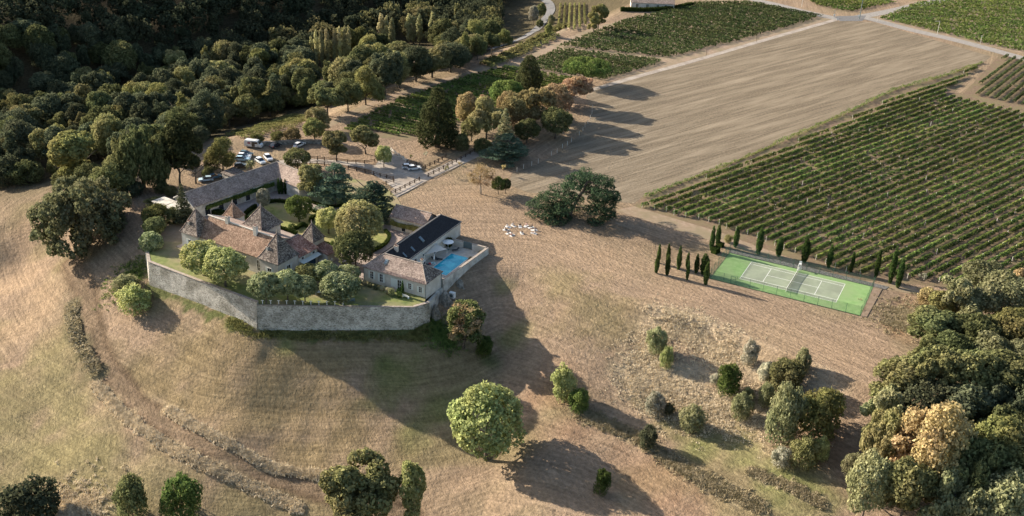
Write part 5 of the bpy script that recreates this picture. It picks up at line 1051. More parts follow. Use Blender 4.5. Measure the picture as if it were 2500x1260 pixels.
# leaning cedar (two trunks, level foliage pads)
def leaning_cedar():
    rng = np.random.RandomState(3); b = G(1390, 531, 0); root = thing('leaning_cedar', b, 'large cedar with a leaning split trunk and level dark green pads above the dry field', 'tree')
    def q(x, y, off=0):
        p = upto(b, x, y); return np.array([p[0]+off*FW[0], p[1]+off*1.0, max(p[2], .5)])-b
    t = MB(); t.tube([(0, 0, -.5), q(1394, 512), q(1408, 490), q(1425, 462), q(1436, 440), q(1452, 432)], [.75, .6, .5, .42, .3, .12], 8)
    t.tube([(0, 0, -.5), q(1384, 515), q(1378, 500), q(1362, 490), q(1335, 480)], [.8, .6, .4, .25, .1], 8)
    for a, c in (((1420, 470), (1470, 470)), ((1410, 488), (1370, 470)), ((1426, 460), (1405, 440)), ((1436, 445), (1480, 455)), ((1400, 505), (1450, 515)), ((1380, 510), (1330, 515)), ((1378, 505), (1310, 505)), ((1384, 518), (1340, 540)), ((1436, 444), (1470, 432))):
        t.tube([q(*a), (q(*a)+q(*c))/2+np.array([0, 0, .4]), q(*c)], [.25, .16, .06], 6)
    t.build('trunk', M['bark'], root, True); lb = []
    for (x, y, rx, dp) in ((1445, 515, 12, 3), (1412, 500, 12, 5), (1422, 515, 12, 5), (1405, 520, 12, 5), (1430, 495, 10, 6), (1415, 470, 9, 5), (1450, 492, 13, 2), (1432, 460, 14, 1), (1395, 440, 9, 0), (1500, 475, 10, 1), (1505, 490, 9, 0), (1385, 460, 12, 2), (1330, 483, 14, 3), (1400, 478, 12, 2), (1320, 500, 16, 2), (1345, 503, 18, 0), (1368, 505, 16, -3), (1385, 505, 12, 3), (1352, 535, 16, 1), (1372, 528, 14, -4), (1372, 545, 12, 1), (1420, 445, 16, 3), (1460, 455, 18, -3), (1482, 475, 16, 3), (1470, 480, 16, 1), (1485, 500, 15, 2), (1465, 520, 14, 3), (1478, 525, 12, 0), (1455, 500, 12, -3), (1340, 475, 16, 0), (1365, 468, 20, 1), (1388, 478, 14, -1), (1325, 492, 18, -1), (1352, 490, 22, 2), (1378, 495, 18, -2), (1310, 507, 20, 0), (1335, 510, 20, -2), (1300, 517, 12, -1), (1360, 515, 16, 3), (1345, 525, 18, -3), (1365, 540, 16, -3), (1380, 548, 12, -2), (1350, 550, 12, -4), (1395, 465, 12, 3),
        (1410, 435, 14, 1), (1430, 428, 18, 0), (1455, 435, 20, -1), (1475, 445, 18, 2), (1445, 450, 18, 3), (1490, 462, 14, 0), (1470, 468, 20, -2), (1492, 482, 15, 1), (1476, 492, 18, -2), (1500, 500, 10, 0), (1462, 505, 14, 0), (1485, 512, 14, -2), (1496, 522, 8, -1), (1445, 528, 13, -2), (1460, 535, 12, -3), (1405, 450, 12, -2), (1440, 482, 10, 4), (1455, 480, 14, 4)):
        for k in range(3):
            c = q(x+rng.randn()*5, y+rng.randn()*3, dp+rng.randn()*1.6); r = rx/pxm(b)*1.0*(.7+.5*rng.rand()); lb.append((c[0], c[1], c[2], r*1.1, r*1.1, .55+.35*rng.rand()))
    obj('crown', quadmesh('crown', leafquads(lb, 15000, .24, rng, up=-.7, flat=1.1, jit=.9), leafmat('cedar_green', (.035, .066, .038), (.12, .18, .095))), root)
leaning_cedar()

# ------------------------------------------------------------------ clipped hedges, borders, bramble
def hedge(name, pts, wd, h, label, m='hedge', dens=26, size=.13, lump=.0, z=None, cat='hedge', group=None, drape=False, core=True):
    P = smooth_path(pts, 6); rng = np.random.RandomState(len(label)); o = P[0]; out = []; corem = MB()
    for i in range(len(P)-1):
        a, b = P[i], P[i+1]; d = b-a; ln = np.linalg.norm(d)
        if ln < 1e-6: continue
        d = d/ln; nn = np.array([-d[1], d[0]]); m_ = max(4, int(ln*dens*(wd+2*h))); t = rng.rand(m_)*ln; s = rng.rand(m_)*(wd+2*h); hh = h*(1+lump*(vnoise(a[0]+d[0]*t, a[1]+d[1]*t, 2.0, 7)-.5)*2)
        zb = T(a[0]+d[0]*t, a[1]+d[1]*t) if drape else 0.0
        side = np.where(s < h, -1, np.where(s > h+wd, 1, 0)); off = np.where(side == 0, s-h-wd/2, side*wd/2); zz = np.where(side == 0, hh, rng.rand(m_)*hh)
        pos = np.stack([a[0]+d[0]*t+nn[0]*off-o[0], a[1]+d[1]*t+nn[1]*off-o[1], zz+zb], 1)+rng.randn(m_, 3)*.05*(1+3*lump)
        nr = np.stack([nn[0]*side, nn[1]*side, (side == 0)*1.0], 1)+rng.randn(m_, 3)*.35; nr /= np.linalg.norm(nr, axis=1)[:, None]
        out.append(orient(pos, nr, size*(.7+.7*rng.rand(m_)), rng))
        if not drape:
            c = [(a+nn*wd*.42-o), (a-nn*wd*.42-o), (b-nn*wd*.42-o), (b+nn*wd*.42-o)]; corem.prism([tuple(k) for k in c], 0, h*.9)
    r = thing(name, (o[0], o[1], 0), label, cat, group); f_ = obj('foliage', quadmesh('foliage', np.concatenate(out), M[m]), r); f_['kind'] = 'stuff'
    if corem.V and core: corem.build('core', M[m], r)
    return r
pp = lambda l: [G(a, b, 0)[:2] for a, b in l]
ppo = lambda l: [on(a, b)[:2] for a, b in l]
hedge('clipped_hedge', pp([(598, 547), (601, 525), (625, 506)]), .9, 1.1, 'clipped hedge curving round the left end of the oval lawn')
hedge('clipped_hedge', pp([(652, 497), (675, 494), (700, 496)]), .9, 1.0, 'dark clipped hedge along the top of the oval lawn')
hedge('clipped_hedge', pp([(765, 517), (778, 522)]), .9, .9, 'short clipped hedge right of the lawn tree')
hedge('clipped_hedge', pp([(676, 556), (705, 566), (725, 574)]), .8, .9, 'straight clipped hedge along the lower lawn edge, left part')
hedge('clipped_hedge', pp([(785, 594), (806, 601), (822, 606)]), .8, .8, 'straight clipped hedge along the lower lawn edge, right part')
hedge('clipped_hedge', pp([(758, 541), (765, 535), (778, 532)]), .9, 1.2, 'wavy clipped hedge in the middle of the lawn')
hedge('clipped_hedge', pp([(722, 562), (738, 552), (750, 556)]), .9, .9, 'low dark hedge with balls between the two lawns')
hedge('clipped_hedge', pp([(905, 618), (930, 606), (946, 592), (950, 577), (940, 566)]), .8, .9, 'clipped hedge curving round the right end of the oval lawn')
hedge('clipped_hedge', pp([(757, 494), (780, 502), (812, 507), (842, 503)]), .8, .7, 'low shaded hedge around the cedar island')
hedge('clipped_hedge', pp([(610, 535), (618, 548)]), 1.6, .9, 'bulky green hedge beside the rear tower')
hedge('clipped_hedge', pp([(518, 524), (532, 522), (542, 528)]), 2.6, 1.2, 'domed green hedge behind the left tower')
for i, (x, y, w_, h, lb) in enumerate(((713, 560, 20, 12, 'round clipped box ball left of the dark hedge'), (741, 553, 12, 10, 'round clipped box ball at the hedge end'), (759, 543, 12, 10, 'dark box ball at the wavy hedge tip'), (779, 527, 14, 12, 'olive box ball at the lawn corner'), (812, 604, 11, 15, 'pointed box cone in the gravel corner'), (1048, 726, 14, 12, 'round bush at the cottage corner'), (1001, 712, 14, 11, 'small dark ball bush under the cottage window'))):
    b = G(x, y, .05) if i != 5 else G(974, 716, .05); tree('box_ball', 'box', 'cypress', b, w_/pxm(b), h/pxm(b)*1.2, lb, 'clipped box plants', i % 2, trunk=False, cat='shrub')
for i, (x, y, t, wd, lf, lb) in enumerate(((878, 690, 680, 12, 'scrub', 'low lavender clump nearest the patio'), (890, 696, 684, 13, 'grey', 'second lavender clump along the cottage bed'), (903, 701, 690, 13, 'scrub', 'third lavender clump along the cottage bed'), (917, 707, 695, 13, 'forest', 'dark clump under the second window'), (934, 709, 698, 14, 'straw', 'bleached dry clump in the cottage bed'), (947, 717, 702, 15, 'straw', 'pale hydrangea bush in the cottage bed'), (956, 722, 704, 17, 'scrub', 'egg-shaped light green topiary in front of the french door'), (866, 686, 676, 11, 'scrub', 'clump at the left end of the cottage bed'), (975, 727, 712, 13, 'green', 'bright green shrub by the doorstep'))):
    put('garden_shrub', 'box', lf, x, y, t, wd, lb, 'shrubs in the bed along the cottage', i % 2, 'shrub', z=.05)
put('cypress', 'cypress', 'cypress', 983, 722, 686, 8, 'thin small cypress beside the french door', None, 1, z=.05)
for i, x in enumerate((682, 689, 698)): put('cypress', 'cypress', 'cypress', x, 474, 436+i, 9, '%s clipped column against the barn wing' % ['left', 'middle', 'right'][i], 'clipped columns by the barn wing', i, z=.05)
hedge('yard_hedge', [UV(-9.4, 26.4), UV(-9.3, 27.7)], 1.2, 2.4, 'dark tall hedge block in the pool yard corner')
for (u, v, s, lb) in ((.3, 26.6, 1.5, 'bright planted shrub at the far end of the pool wall'), (-.7, 22.8, 1.1, 'light green shrub beside the pool edge'), (-.7, 17.8, .7, 'tiny green shrub halfway along the pool edge'), (-.4, 12.4, .7, 'tiny green shrub at the pool corner near the cottage')):
    p = UV(u, v); tree('yard_shrub', 'box', 'olive', (p[0], p[1], .04), s, s*.9, lb, 'shrubs along the pool wall', 0, trunk=False, cat='shrub')
hedge('box_hedge', pp([(1741, 620), (1752, 614)]), 1.7, 1.6, 'square clipped box block left of the court, lower'); hedge('box_hedge', pp([(1756, 604), (1762, 600)]), 1.6, 1.2, 'square clipped box block left of the court, upper')
put('bush', 'bush', 'chestnut', 1777, 592, 573, 24, 'low brown bush behind the left court corner', None, 0, 'bush', z=0)
hedge('ivy_vine', [np.array(LB.o)+BA[0]*.35+BA[1]*t for t in (3.5, 10, 18, 26.5)], .5, 1.0, 'vine trained along the long barn wall', 'leaf_ivy', 30, .16, .3, cat='climbing vine').location.z = 2.1
hedge('ivy_vine', [UV(-27.6, 27.6), UV(-23, 27.6), UV(-17.8, 27.6)], .5, 1.1, 'vine trained across the small barn wall', 'leaf_olive', 36, .16, .5, cat='climbing vine').location.z = 1.6
put('shrub', 'bush', 'oak', 739, 655, 630, 20, 'dark climber against the manor tower corner', None, 1, 'bush', z=.1)
hedge('bramble_hedge', BRAMBLE, 3.2, 1.1, 'long grey bramble hedge curving down the left slope', 'leaf_drygreen', 14, .2, .8, drape=True)
hedge('grass_bank', ppo([(1380, 62), (1330, 88), (1250, 130), (1180, 160)]), 3.5, 1.2, 'rough green hedge bank above the valley road', 'leaf_olive', 8, .35, .8, drape=True)
hedge('farm_hedge', pp([(1515, 27), (1580, 28), (1640, 24), (1690, 14)]), 1.6, 1.8, 'dark clipped hedge in front of the far farmhouse', dens=7, size=.35)
put('roadside_tree', 'tall', 'olive', 1460, 72, 12, 44, 'bright shaggy tree beside the far vine rows', z=None); put('roadside_tree', 'tall', 'olive', 1448, 84, 30, 34, 'second shaggy tree below the far vine rows', var=1, z=None)
put('roadside_tree', 'round', 'grey', 1302, 62, 14, 24, 'pale tree left of the valley road', z=None); put('roadside_tree', 'round', 'oak', 1320, 50, 8, 26, 'dark tree left of the valley road', var=1, z=None); put('roadside_tree', 'round', 'scrub', 1345, 70, 36, 18, 'small tree right of the valley road', z=None); put('roadside_tree', 'round', 'olive', 1338, 88, 58, 18, 'smallest tree right of the valley road', z=None, var=1); put('roadside_tree', 'round', 'oak', 1318, 72, 48, 20, 'low tree at the valley road bend', z=None, var=2)

# tufts: rough grass as stuff
def tufts(name, areas, n, h, m, label, wd=.5):
    rng = np.random.RandomState(n); out = []
    for (px, py, R, wgt) in areas:
        c = on(px, py); k = int(n*wgt); a = rng.rand(k)*6.28; r = R*np.abs(rng.randn(k))*.8; x = c[0]+np.cos(a)*r; y = c[1]+np.sin(a)*r
        out.append(np.stack([x, y], 1))
    tuft_geo(name, np.concatenate(out), h, m, label, rng)
def tuft_geo(name, XY, h, m, label, rng):
    keep = rng.rand(len(XY)) < .2+.9*vnoise(XY[:, 0], XY[:, 1], 2.6, 9); XY = XY[keep]; z = T(XY[:, 0], XY[:, 1]); P = np.stack([XY[:, 0], XY[:, 1], z+h*.32], 1)
    Aq = []; h = h*1.15
    for k in range(15):
        c_ = P+rng.randn(*P.shape)*[.34, .34, .02]; th = rng.rand(len(P))*6.28; u_ = np.stack([np.cos(th), np.sin(th), th*0], 1)*(.05+.08*rng.rand(len(P)))[:, None]; up_ = np.stack([rng.randn(len(P))*.45, rng.randn(len(P))*.45, np.ones(len(P))], 1)*(h*(.25+.4*rng.rand(len(P))))[:, None]; Aq.append(np.stack([c_-u_-up_*.6, c_+u_-up_*.6, c_+u_*.25+up_, c_-u_*.25+up_], 1))
    o = obj(name, quadmesh(name, np.concatenate(Aq), M[m])); tag(o, label, 'grass', None, 'stuff')
def tuft_line(name, path, wd, n, h, m, label):
    rng = np.random.RandomState(n+3); P = np.array(smooth_path(path, 10)); i = rng.randint(0, len(P)-1, n); t = rng.rand(n)[:, None]; XY = P[i]*(1-t)+P[i+1]*t+rng.randn(n, 2)*wd; tuft_geo(name, XY, h, m, label, rng)
tuft_line('dry_grass', RIDGE1, .5, 4200, .55, 'leaf_hay', 'straw-coloured rough grass along the outer track edge')
tuft_line('dry_grass', RIDGE2, .4, 3600, .65, 'leaf_hay', 'straw-coloured rough grass along the inner track edge')
tuft_line('dry_grass', RIDGE3, .8, 2400, .5, 'leaf_drygreen', 'grey-green rough grass on the right lower ridge')
tuft_line('dry_grass', RIDGE4, .6, 800, .45, 'leaf_drygreen', 'grey-green rough grass low on the right')
tufts('rough_grass', [(1580, 860, 4, .2), (1640, 800, 4, .2), (1700, 820, 4, .16), (1760, 860, 4, .16), (1620, 950, 5, .2), (1700, 1000, 6, .2), (1850, 1000, 6, .15), (1560, 940, 4, .16), (1780, 1010, 5, .12), (1900, 1010, 5, .1)], 6500, .24, 'leaf_hay', 'bleached tussocks on the rough bank')
tufts('rough_grass', [(2230, 770, 6, .6), (2270, 730, 4, .2), (2190, 790, 4, .2)], 1500, .4, 'leaf_drygreen', 'brown scrub grass right of the tennis court')
tuft_line('weeds', path_on([(560, 786), (630, 812), (800, 820), (1000, 820), (1045, 800)]), .7, 1500, .26, 'leaf_olive', 'thin green weeds along the foot of the stone wall')
tufts('weeds', [(320, 670, 4, .3), (300, 700, 4, .2), (1060, 800, 3, .3), (1090, 830, 3, .2)], 1500, .35, 'leaf_green', 'green weeds at the foot of the retaining wall')
tufts('rough_grass', [(180, 1240, 5, 1)], 1100, .6, 'leaf_hay', 'pale long grass between the bottom left shrubs')

# ------------------------------------------------------------------ vineyards
def rows(poly, az, sp, dens, size, h, wd, leaf, tmpl, group, seed, gap=.06, stake=0, drape=False, off=0.0, lab_stakes=True):
    """parallel trellised vine rows clipped to a convex-ish polygon"""
    rng = np.random.RandomState(seed); poly = np.array(poly); d = np.array([math.cos(az), math.sin(az)]); n = np.array([-d[1], d[0]])
    s = poly@n; k0 = s.min()+off; cnt = 0; tot = 0
    for c in np.arange(k0+sp*.5, s.max(), sp)[::-1]:
        xs = []
        for i in range(len(poly)):
            a, b = poly[i], poly[(i+1) % len(poly)]; sa, sb = a@n-c, b@n-c
            if (sa > 0) != (sb > 0): q = a+(b-a)*sa/(sa-sb); xs.append(q@d)
        xs.sort()
        for j in range(0, len(xs)-1, 2):
            t0, t1 = xs[j]+rng.rand()*1.5, xs[j+1]-rng.rand()*1.5
            if t1-t0 < 3: continue
            ln = t1-t0; m = int(ln*dens); t = rng.rand(m)*ln; x0 = d*t0+n*c
            gx = x0[0]+d[0]*t; gy = x0[1]+d[1]*t
            plant = np.floor(t/1.15).astype(int); pw = rng.rand(plant.max()+2); keep = pw[plant] > gap*(1+1.6*(vnoise(gx, gy, 9, 3) > .72)); t = t[keep]; gx = gx[keep]; gy = gy[keep]; plant = plant[keep]
            if len(t) < 8: continue
            ph = (t/1.15-plant-.5); r_ = .55+.45*np.cos(ph*2.6); hv = .75+.5*rng.rand(plant.max()+1)[plant]
            a = rng.rand(len(t))*math.pi*1.25-.4; rr = .7+.35*rng.rand(len(t))
            off_ = np.cos(a)*wd*rr*r_*(.8+.4*hv); z = h*.52+np.sin(a)*h*.45*rr*hv
            zb = T(gx, gy) if drape else .02
            P = np.stack([gx+n[0]*off_-x0[0], gy+n[1]*off_-x0[1], z+zb], 1); nr = np.stack([n[0]*np.cos(a), n[1]*np.cos(a), np.sin(a)], 1)+rng.randn(len(t), 3)*.5; nr /= np.linalg.norm(nr, axis=1)[:, None]
            r = thing('vine_row', (x0[0], x0[1], 0), tmpl % ordn(cnt), 'vine row', group)
            f_ = obj('foliage', quadmesh('foliage', orient(P, nr, size*(.6+.8*rng.rand(len(t))), rng), M['leaf_'+leaf]), r)
            if stake:
                f = MB()
                f.box(-.05, .05, -.05, .05, 0, h*1.12); sm_ = f.me('stake', M['post'])
                for q in np.arange(0, ln+.1, stake): obj('stake', sm_, r, (d[0]*q, d[1]*q, 0))
                f = MB(); 
                for q in range(plant.max()+1):
                    w_ = x0*0+d*(q*1.15+.57); zz = 0; f.box(w_[0]-.04, w_[0]+.04, w_[1]-.04, w_[1]+.04, zz, .75)
                if not drape: f.build('trunks', M['bark'], r)['kind'] = 'stuff'
            cnt += 1; tot += len(t)
    return cnt, tot
V1r = poly_px([(1556, 506), (1592, 489), (1830, 398), (2062, 300), (2194, 235), (2290, 206), (2398, 160), (2300, 232), (2400, 254), (2560, 290), (2590, 748), (2400, 706), (2190, 680), (2070, 668), (1740, 548)])
az1 = math.radians(42)
st_ = [rows(V1r, az1, 2.95, 64, .21, 1.45, .52, 'vine', '%s row of the large right-hand vineyard, counted from the stubble field', 'vine rows of the large right-hand vineyard', 1, .09, 11.0)]
ed = [G(1572, 484)[:2], G(1690, 437)[:2], G(1808, 391)[:2], G(2052, 284)[:2], G(2184, 221)[:2], G(2282, 194)[:2], G(2399, 154)[:2]]
hedge('vine_row', ed, .5, 1.0, 'outermost single vine row between the sandy strip and the stubble field', 'leaf_vine', 13, .16, .8, cat='vine row', core=False)
V2r = poly_px([(2368, 232), (2455, 138), (2600, 160), (2600, 282)])
st_.append(rows(V2r, math.radians(53.5), 3.4, 26, .26, 1.45, .5, 'darkvine', '%s row of the small top right vineyard, counted from the left', 'vine rows of the top right corner block', 2, .03))
V3r = poly_px([(812, 330), (970, 244), (1142, 188), (1240, 162), (1405, 195), (1240, 262), (1120, 305), (1060, 330), (1005, 336), (900, 322)])
st_.append(rows(V3r, math.radians(-25.5), 2.45, 40, .23, 1.3, .45, 'vine', '%s row of the middle vineyard, counted from the far end', 'vine rows of the middle vineyard', 3, .04, 0))
V4r = poly_px([(1262, 163), (1362, 121), (1628, 150), (1560, 174), (1480, 196), (1380, 184)])
st_.append(rows(V4r, math.radians(-25.5), 1.9, 12, .34, 1.35, .55, 'darkvine', '%s row of the dense vineyard behind the umbrella pine', 'vine rows behind the umbrella pine', 4, .03))
V5r = poly_px([(1362, 114), (1520, 52), (1700, 8), (1830, 6), (2012, 42), (1840, 92), (1640, 143)])
st_.append(rows(V5r, math.radians(-25.5), 1.95, 9, .38, 1.35, .55, 'darkvine', '%s row of the big upper vineyard, counted from the top', 'vine rows of the big upper vineyard', 5, .03))
V6r = poly_px([(2145, 46), (2235, 8), (2560, -14), (2600, 150), (2400, 108)])
st_.append(rows(V6r, math.radians(-12), 2.0, 8, .36, 1.3, .5, 'vine', '%s row of the far right vineyard beyond the road', 'vine rows beyond the road', 6, .08))
V7r = poly_px([(1990, 14), (2075, 31), (2190, 8), (2100, -14), (1960, -8)])
st_.append(rows(V7r, math.radians(-12), 2.0, 7, .4, 1.3, .5, 'vine', '%s row of the little vineyard beyond the crossroads', 'vine rows beyond the crossroads', 7, .05))
V8r = [on(a, b)[:2] for a, b in [(545, 332), (700, 282), (758, 287), (742, 308), (640, 335), (590, 345)]]
st_.append(rows(V8r, math.radians(-30), 1.7, 30, .2, 1.1, .5, 'olive', '%s short row of the small sloping vineyard at the wood edge', 'vine rows of the small sloping vineyard', 8, .03, drape=True))
V9r = [on(a, b)[:2] for a, b in [(1350, 78), (1368, 12), (1432, 10), (1430, 66), (1400, 78)]]
st_.append(rows(V9r, math.radians(87.5), 2.5, 14, .32, 1.5, .4, 'olive', '%s of the upright-looking far vine rows by the valley road', 'far vine rows by the valley road', 9, .02, drape=True))
V10 = [on(a, b)[:2] for a, b in [(1175, 160), (1250, 118), (1340, 82), (1370, 92), (1270, 140), (1200, 168)]]
st_.append(rows(V10, math.radians(45), 2.0, 12, .32, 1.1, .5, 'olive', '%s row of the narrow strip beside the earth track', 'vine rows of the narrow strip', 10, .06, drape=True))
print('vines', st_)

# ------------------------------------------------------------------ valley wood
WOODPX = np.array([(-260, 455), (0, 440), (150, 428), (230, 405), (310, 420), (420, 400), (500, 360), (540, 326), (640, 292), (740, 268), (800, 262), (880, 240), (1000, 186), (1090, 168), (1150, 150), (1200, 100), (1225, 78), (1215, 30), (1265, 10), (1260, -60), (-320, -260)], float)
def forest():
    rng = np.random.RandomState(21); pts = []
    for gx in np.arange(-330, 70, 8.2):
        for gy in np.arange(255, 760, 8.2):
            x = gx+rng.rand()*6.5; y = gy+rng.rand()*6.5; pts.append((x, y))
    P = np.array(pts); z = T(P[:, 0], P[:, 1]); px, py = PIX(np.column_stack([P, z]))
    ok = inside(px, py, WOODPX) & (py > -70) & (px > -90) & ~((px < 85) & (py < 32)) & ~inside(P[:, 0], P[:, 1], Q)
    dtr = pdist(P[:, 0], P[:, 1], [G(a, b, -2)[:2] for a, b in [(1390, 62), (1160, 175), (1050, 205), (930, 245), (840, 285), (780, 318)]], False); ok &= dtr > 4
    ok &= ~((np.abs(px-808) < 62) & (py > 160) & (py < 222)) & ~((np.abs(px-995) < 80) & (py > 112) & (py < 170))
    P = P[ok]; z = z[ok]; px = px[ok]; py = py[ok]
    dist = np.hypot(P[:, 0], P[:, 1]); order = np.argsort(dist); P = P[order]; z = z[order]; px = px[order]; py = py[order]; wv = (P[:, 0]+117)*(-.79)+(P[:, 1]-296)*.61
    to_label = []; far = []; kinds = [('irregular', 0), ('full', 0), ('full', 1), ('round', 0), ('tall', 0), ('irregular', 1), ('round', 1), ('tall', 1), ('round', 2)]
    print('wood trees', len(P)); nind = min(285, len(P))
    for i in range(len(P)):
        k, v = kinds[rng.randint(len(kinds))]; warm = rng.rand(); edge = wv[i] < 26 or (px[i] > 620 and wv[i] < 70)
        leaf = 'olive' if warm > .86 else 'chestnut' if warm > .74 else 'oak' if (edge and warm > .3) or warm > .6 else 'forest'
        if wv[i] > 110: leaf = 'forest' if warm < .8 else 'oak'
        sz_ = rng.rand(); Wd = 5.5+8.5*sz_; Ht = 7+5*sz_+5*rng.rand()
        if rng.rand() < .05: k, v = 'poplar', 0; Wd = 4.5; Ht = 15
        if wv[i] < 14: Ht *= .8
        if i < nind:
            cl = {'olive': 'yellowish', 'chestnut': 'brownish', 'oak': 'mid green', 'forest': 'dark green'}[leaf]
            reg = 'at the far left of the valley wood' if px[i] < 250 else 'in the valley wood behind the pines' if px[i] < 560 else 'in the valley wood beyond the small vineyard' if px[i] < 850 else 'in the valley wood beyond the track'
            to_label.append((tree('wood_tree', k, leaf, (P[i, 0], P[i, 1], z[i]), Wd, Ht, '%s %s tree' % (cl, {'irregular': 'spreading', 'round': 'rounded', 'tall': 'taller', 'poplar': 'narrow', 'full': 'full'}[k]), 'trees of the valley wood', v, rng.rand()*6.28), reg, px[i]))
        else: far.append((P[i, 0], P[i, 1], z[i], Wd, Ht, k, v, leaf))
    same = {}
    for o, reg, x in to_label: same.setdefault((o['label'], reg), []).append((x, o))
    for (lb, reg), l in same.items():
        for n_, (x, o) in enumerate(sorted(l, key=lambda t: t[0])): o['label'] = '%s %s from the left %s' % (ordn(n_), lb, reg) if len(l) > 1 else 'only %s %s' % (lb, reg)
    # the rest of the wood reads as one mass
    base = {}
    groups = {}
    for (x, y, zz, Wd, Ht, k, v, leaf) in far:
        if (k, v) not in base:
            c = proto(k, 'forest', v); A = c[4]; r2 = np.random.RandomState(5); idx = r2.choice(len(A), 620, replace=False); Q_ = A[idx]; ctr = Q_.mean(1, keepdims=True); base[(k, v)] = (ctr+(Q_-ctr)*2.1, c[2], c[3])
        A, w1, z1 = base[(k, v)]; a = rng.rand()*6.28; R = np.array([[math.cos(a), -math.sin(a), 0], [math.sin(a), math.cos(a), 0], [0, 0, 1]])
        groups.setdefault('forest' if leaf in ('forest', 'oak') else 'chestnut', []).append((A*[Wd/w1, Wd/w1, Ht/z1])@R.T+[x, y, zz])
    Aall = np.concatenate(groups['forest']+groups.get('chestnut', [])).reshape(-1, 4, 3); nf = sum(len(g) for g in groups['forest'])
    me = quadmesh('far_wood', Aall, M['leaf_forest']); me.materials.append(M['leaf_chestnut']); mi = np.zeros(len(Aall), np.int32); mi[nf:] = 1; me.polygons.foreach_set('material_index', mi)
    tag(obj('far_wood', me), 'dense dark wood covering the far hillside', 'wood', None, 'stuff'); print('far quads', len(Aall))
forest()

# ------------------------------------------------------------------ fences, poles, signs
def rail_fence(pts, label, h=1.15, sp=2.6, m='wood'):
    P = [G(a, b, 0)[:2] for a, b in pts]; r = thing('rail_fence', (P[0][0], P[0][1], 0), label, 'fence', 'wooden rail fences along the drives'); o = P[0]
    for i in range(len(P)-1):
        d = P[i+1]-P[i]; L_ = np.linalg.norm(d); n = max(1, int(round(L_/sp))); az = math.atan2(d[1], d[0])
        for k in range(n+(1 if i == len(P)-2 else 0)):
            c = P[i]+d*k/n-o; f = MB(); f.box(-.11, .11, -.11, .11, 0, h+.12); q = f.build('post', M[m], r); q.location = (c[0], c[1], 0); q.rotation_euler = (0, 0, az)
        for z in (.5, .95):
            f = MB(); f.box(0, L_, -.04, .04, z, z+.15); q = f.build('rail', M[m], r); q.location = (P[i][0]-o[0], P[i][1]-o[1], 0); q.rotation_euler = (0, 0, az)
Z4 = lambda x, y: (540+x/3.571, 300+y/3.571)
rail_fence([Z4(780, 318), Z4(900, 330), Z4(1005, 338), Z4(1100, 352), Z4(1250, 358), Z4(1340, 345)], 'dark rail fence above the curving drive')
rail_fence([Z4(775, 362), Z4(900, 372), Z4(1030, 385)], 'dark rail fence below the upper curving drive')
rail_fence([Z4(1036, 390), Z4(1180, 418), Z4(1330, 455), Z4(1500, 500)], 'long dark rail fence along the lower drive edge')
rail_fence([Z4(1370, 560), Z4(1505, 520)], 'short dark rail fence at the courtyard entrance, left side')
rail_fence([Z4(1480, 630), Z4(1560, 592), Z4(1728, 505)], 'dark rail fence at the courtyard entrance, right side')
rail_fence([Z4(1805, 472), Z4(1900, 425), Z4(2050, 345), Z4(2210, 255)], 'dark rail fence along the lower side of the straight drive')
rail_fence([Z4(1780, 398), Z4(1860, 362), Z4(1960, 305)], 'dark rail fence along the upper side of the straight drive')
rail_fence([Z4(1620, 355), Z4(1700, 375), Z4(1780, 398)], 'dark rail fence behind the two white cars')
rail_fence([Z4(1482, 250), Z4(1550, 300), Z4(1622, 350)], 'weathered pale rail fence beside the gravel lane', m='post')
for i, (x, y) in enumerate(((1262, 420), (1278, 412), (1298, 405), (1314, 399), (1346, 380), (1360, 373), (1373, 362), (1385, 355), (1395, 347), (1414, 331), (1423, 320), (1428, 311), (1435, 302), (1441, 291), (1445, 279), (1446, 266))):
    b = G(x, y, 0); f = MB(); f.tube([(0, 0, 0), (0, 0, 1.5)], [.09, .07], 6); o = f.build('fence_stake', M['post']); o.location = tuple(b); tag(o, '%s white stake of the wire fence, counted from the dry field upwards' % ordn(i), 'stake', 'white stakes along the stubble field')
wl = MB(); pw = [G(x, y, 1.1) for x, y in ((1262, 409), (1314, 388), (1373, 352), (1414, 321), (1441, 281), (1446, 256))]; wl.tube(pw, .012, 4); tag(wl.build('wire_line', M['gate']), 'thin wire strung between the white stakes', 'wire')
def pole(x, y, h, r, label, arm=False, m='post'):
    b = G(x, y, 0); t = thing('utility_pole', b, label, 'pole', 'poles along the roads'); f = MB(); f.tube([(0, 0, 0), (0, 0, h)], [r, r*.7], 8); f.build('mast', M[m], t); f = MB()
    if arm: f.box(-2.2, 0, -.05, .05, h-.15, h-.02); f.build('arm', M[m], t)
    else: f.box(-.45, .45, -.05, .05, h-.5, h-.38); f.build('crossbar', M[m], t)
pole(2098, 47, 9.5, .22, 'tall grey pole at the crossroads', m='gate'); pole(2288, 84, 6.2, .12, 'white pole with a side arm by the far right road', True); pole(2393, 107, 4.0, .10, 'short pale pole nearest the right edge'); pole(2036, 42, 3.5, .09, 'thin pole left of the crossroads', m='gate'); pole(1957, 17, 4, .12, 'white pole at the top edge'); pole(2141, 53, 3.6, .08, 'thin pole right of the crossroads'); pole(1846, 103, 4.5, .07, 'thin stake on the vineyard edge, upper', m='wood'); pole(1724, 136, 4.5, .07, 'thin stake on the vineyard edge, lower', m='wood')
for x, y, lb in ((2036, 43, 'small white road sign left of the crossroads'), (2044, 53, 'small white marker below the crossroads'), (2096, 45, 'small white sign at the foot of the tall pole')):
    b = G(x, y, 0); t = thing('road_sign', b, lb, 'sign', 'white signs at the crossroads'); f = MB(); f.tube([(0, 0, 0), (0, 0, 1.1)], .04, 6); f.build('post', M['gate'], t); f = MB(); f.box(-.45, .45, -.03, .03, 1.0, 1.6); f.build('board', M['white'], t)

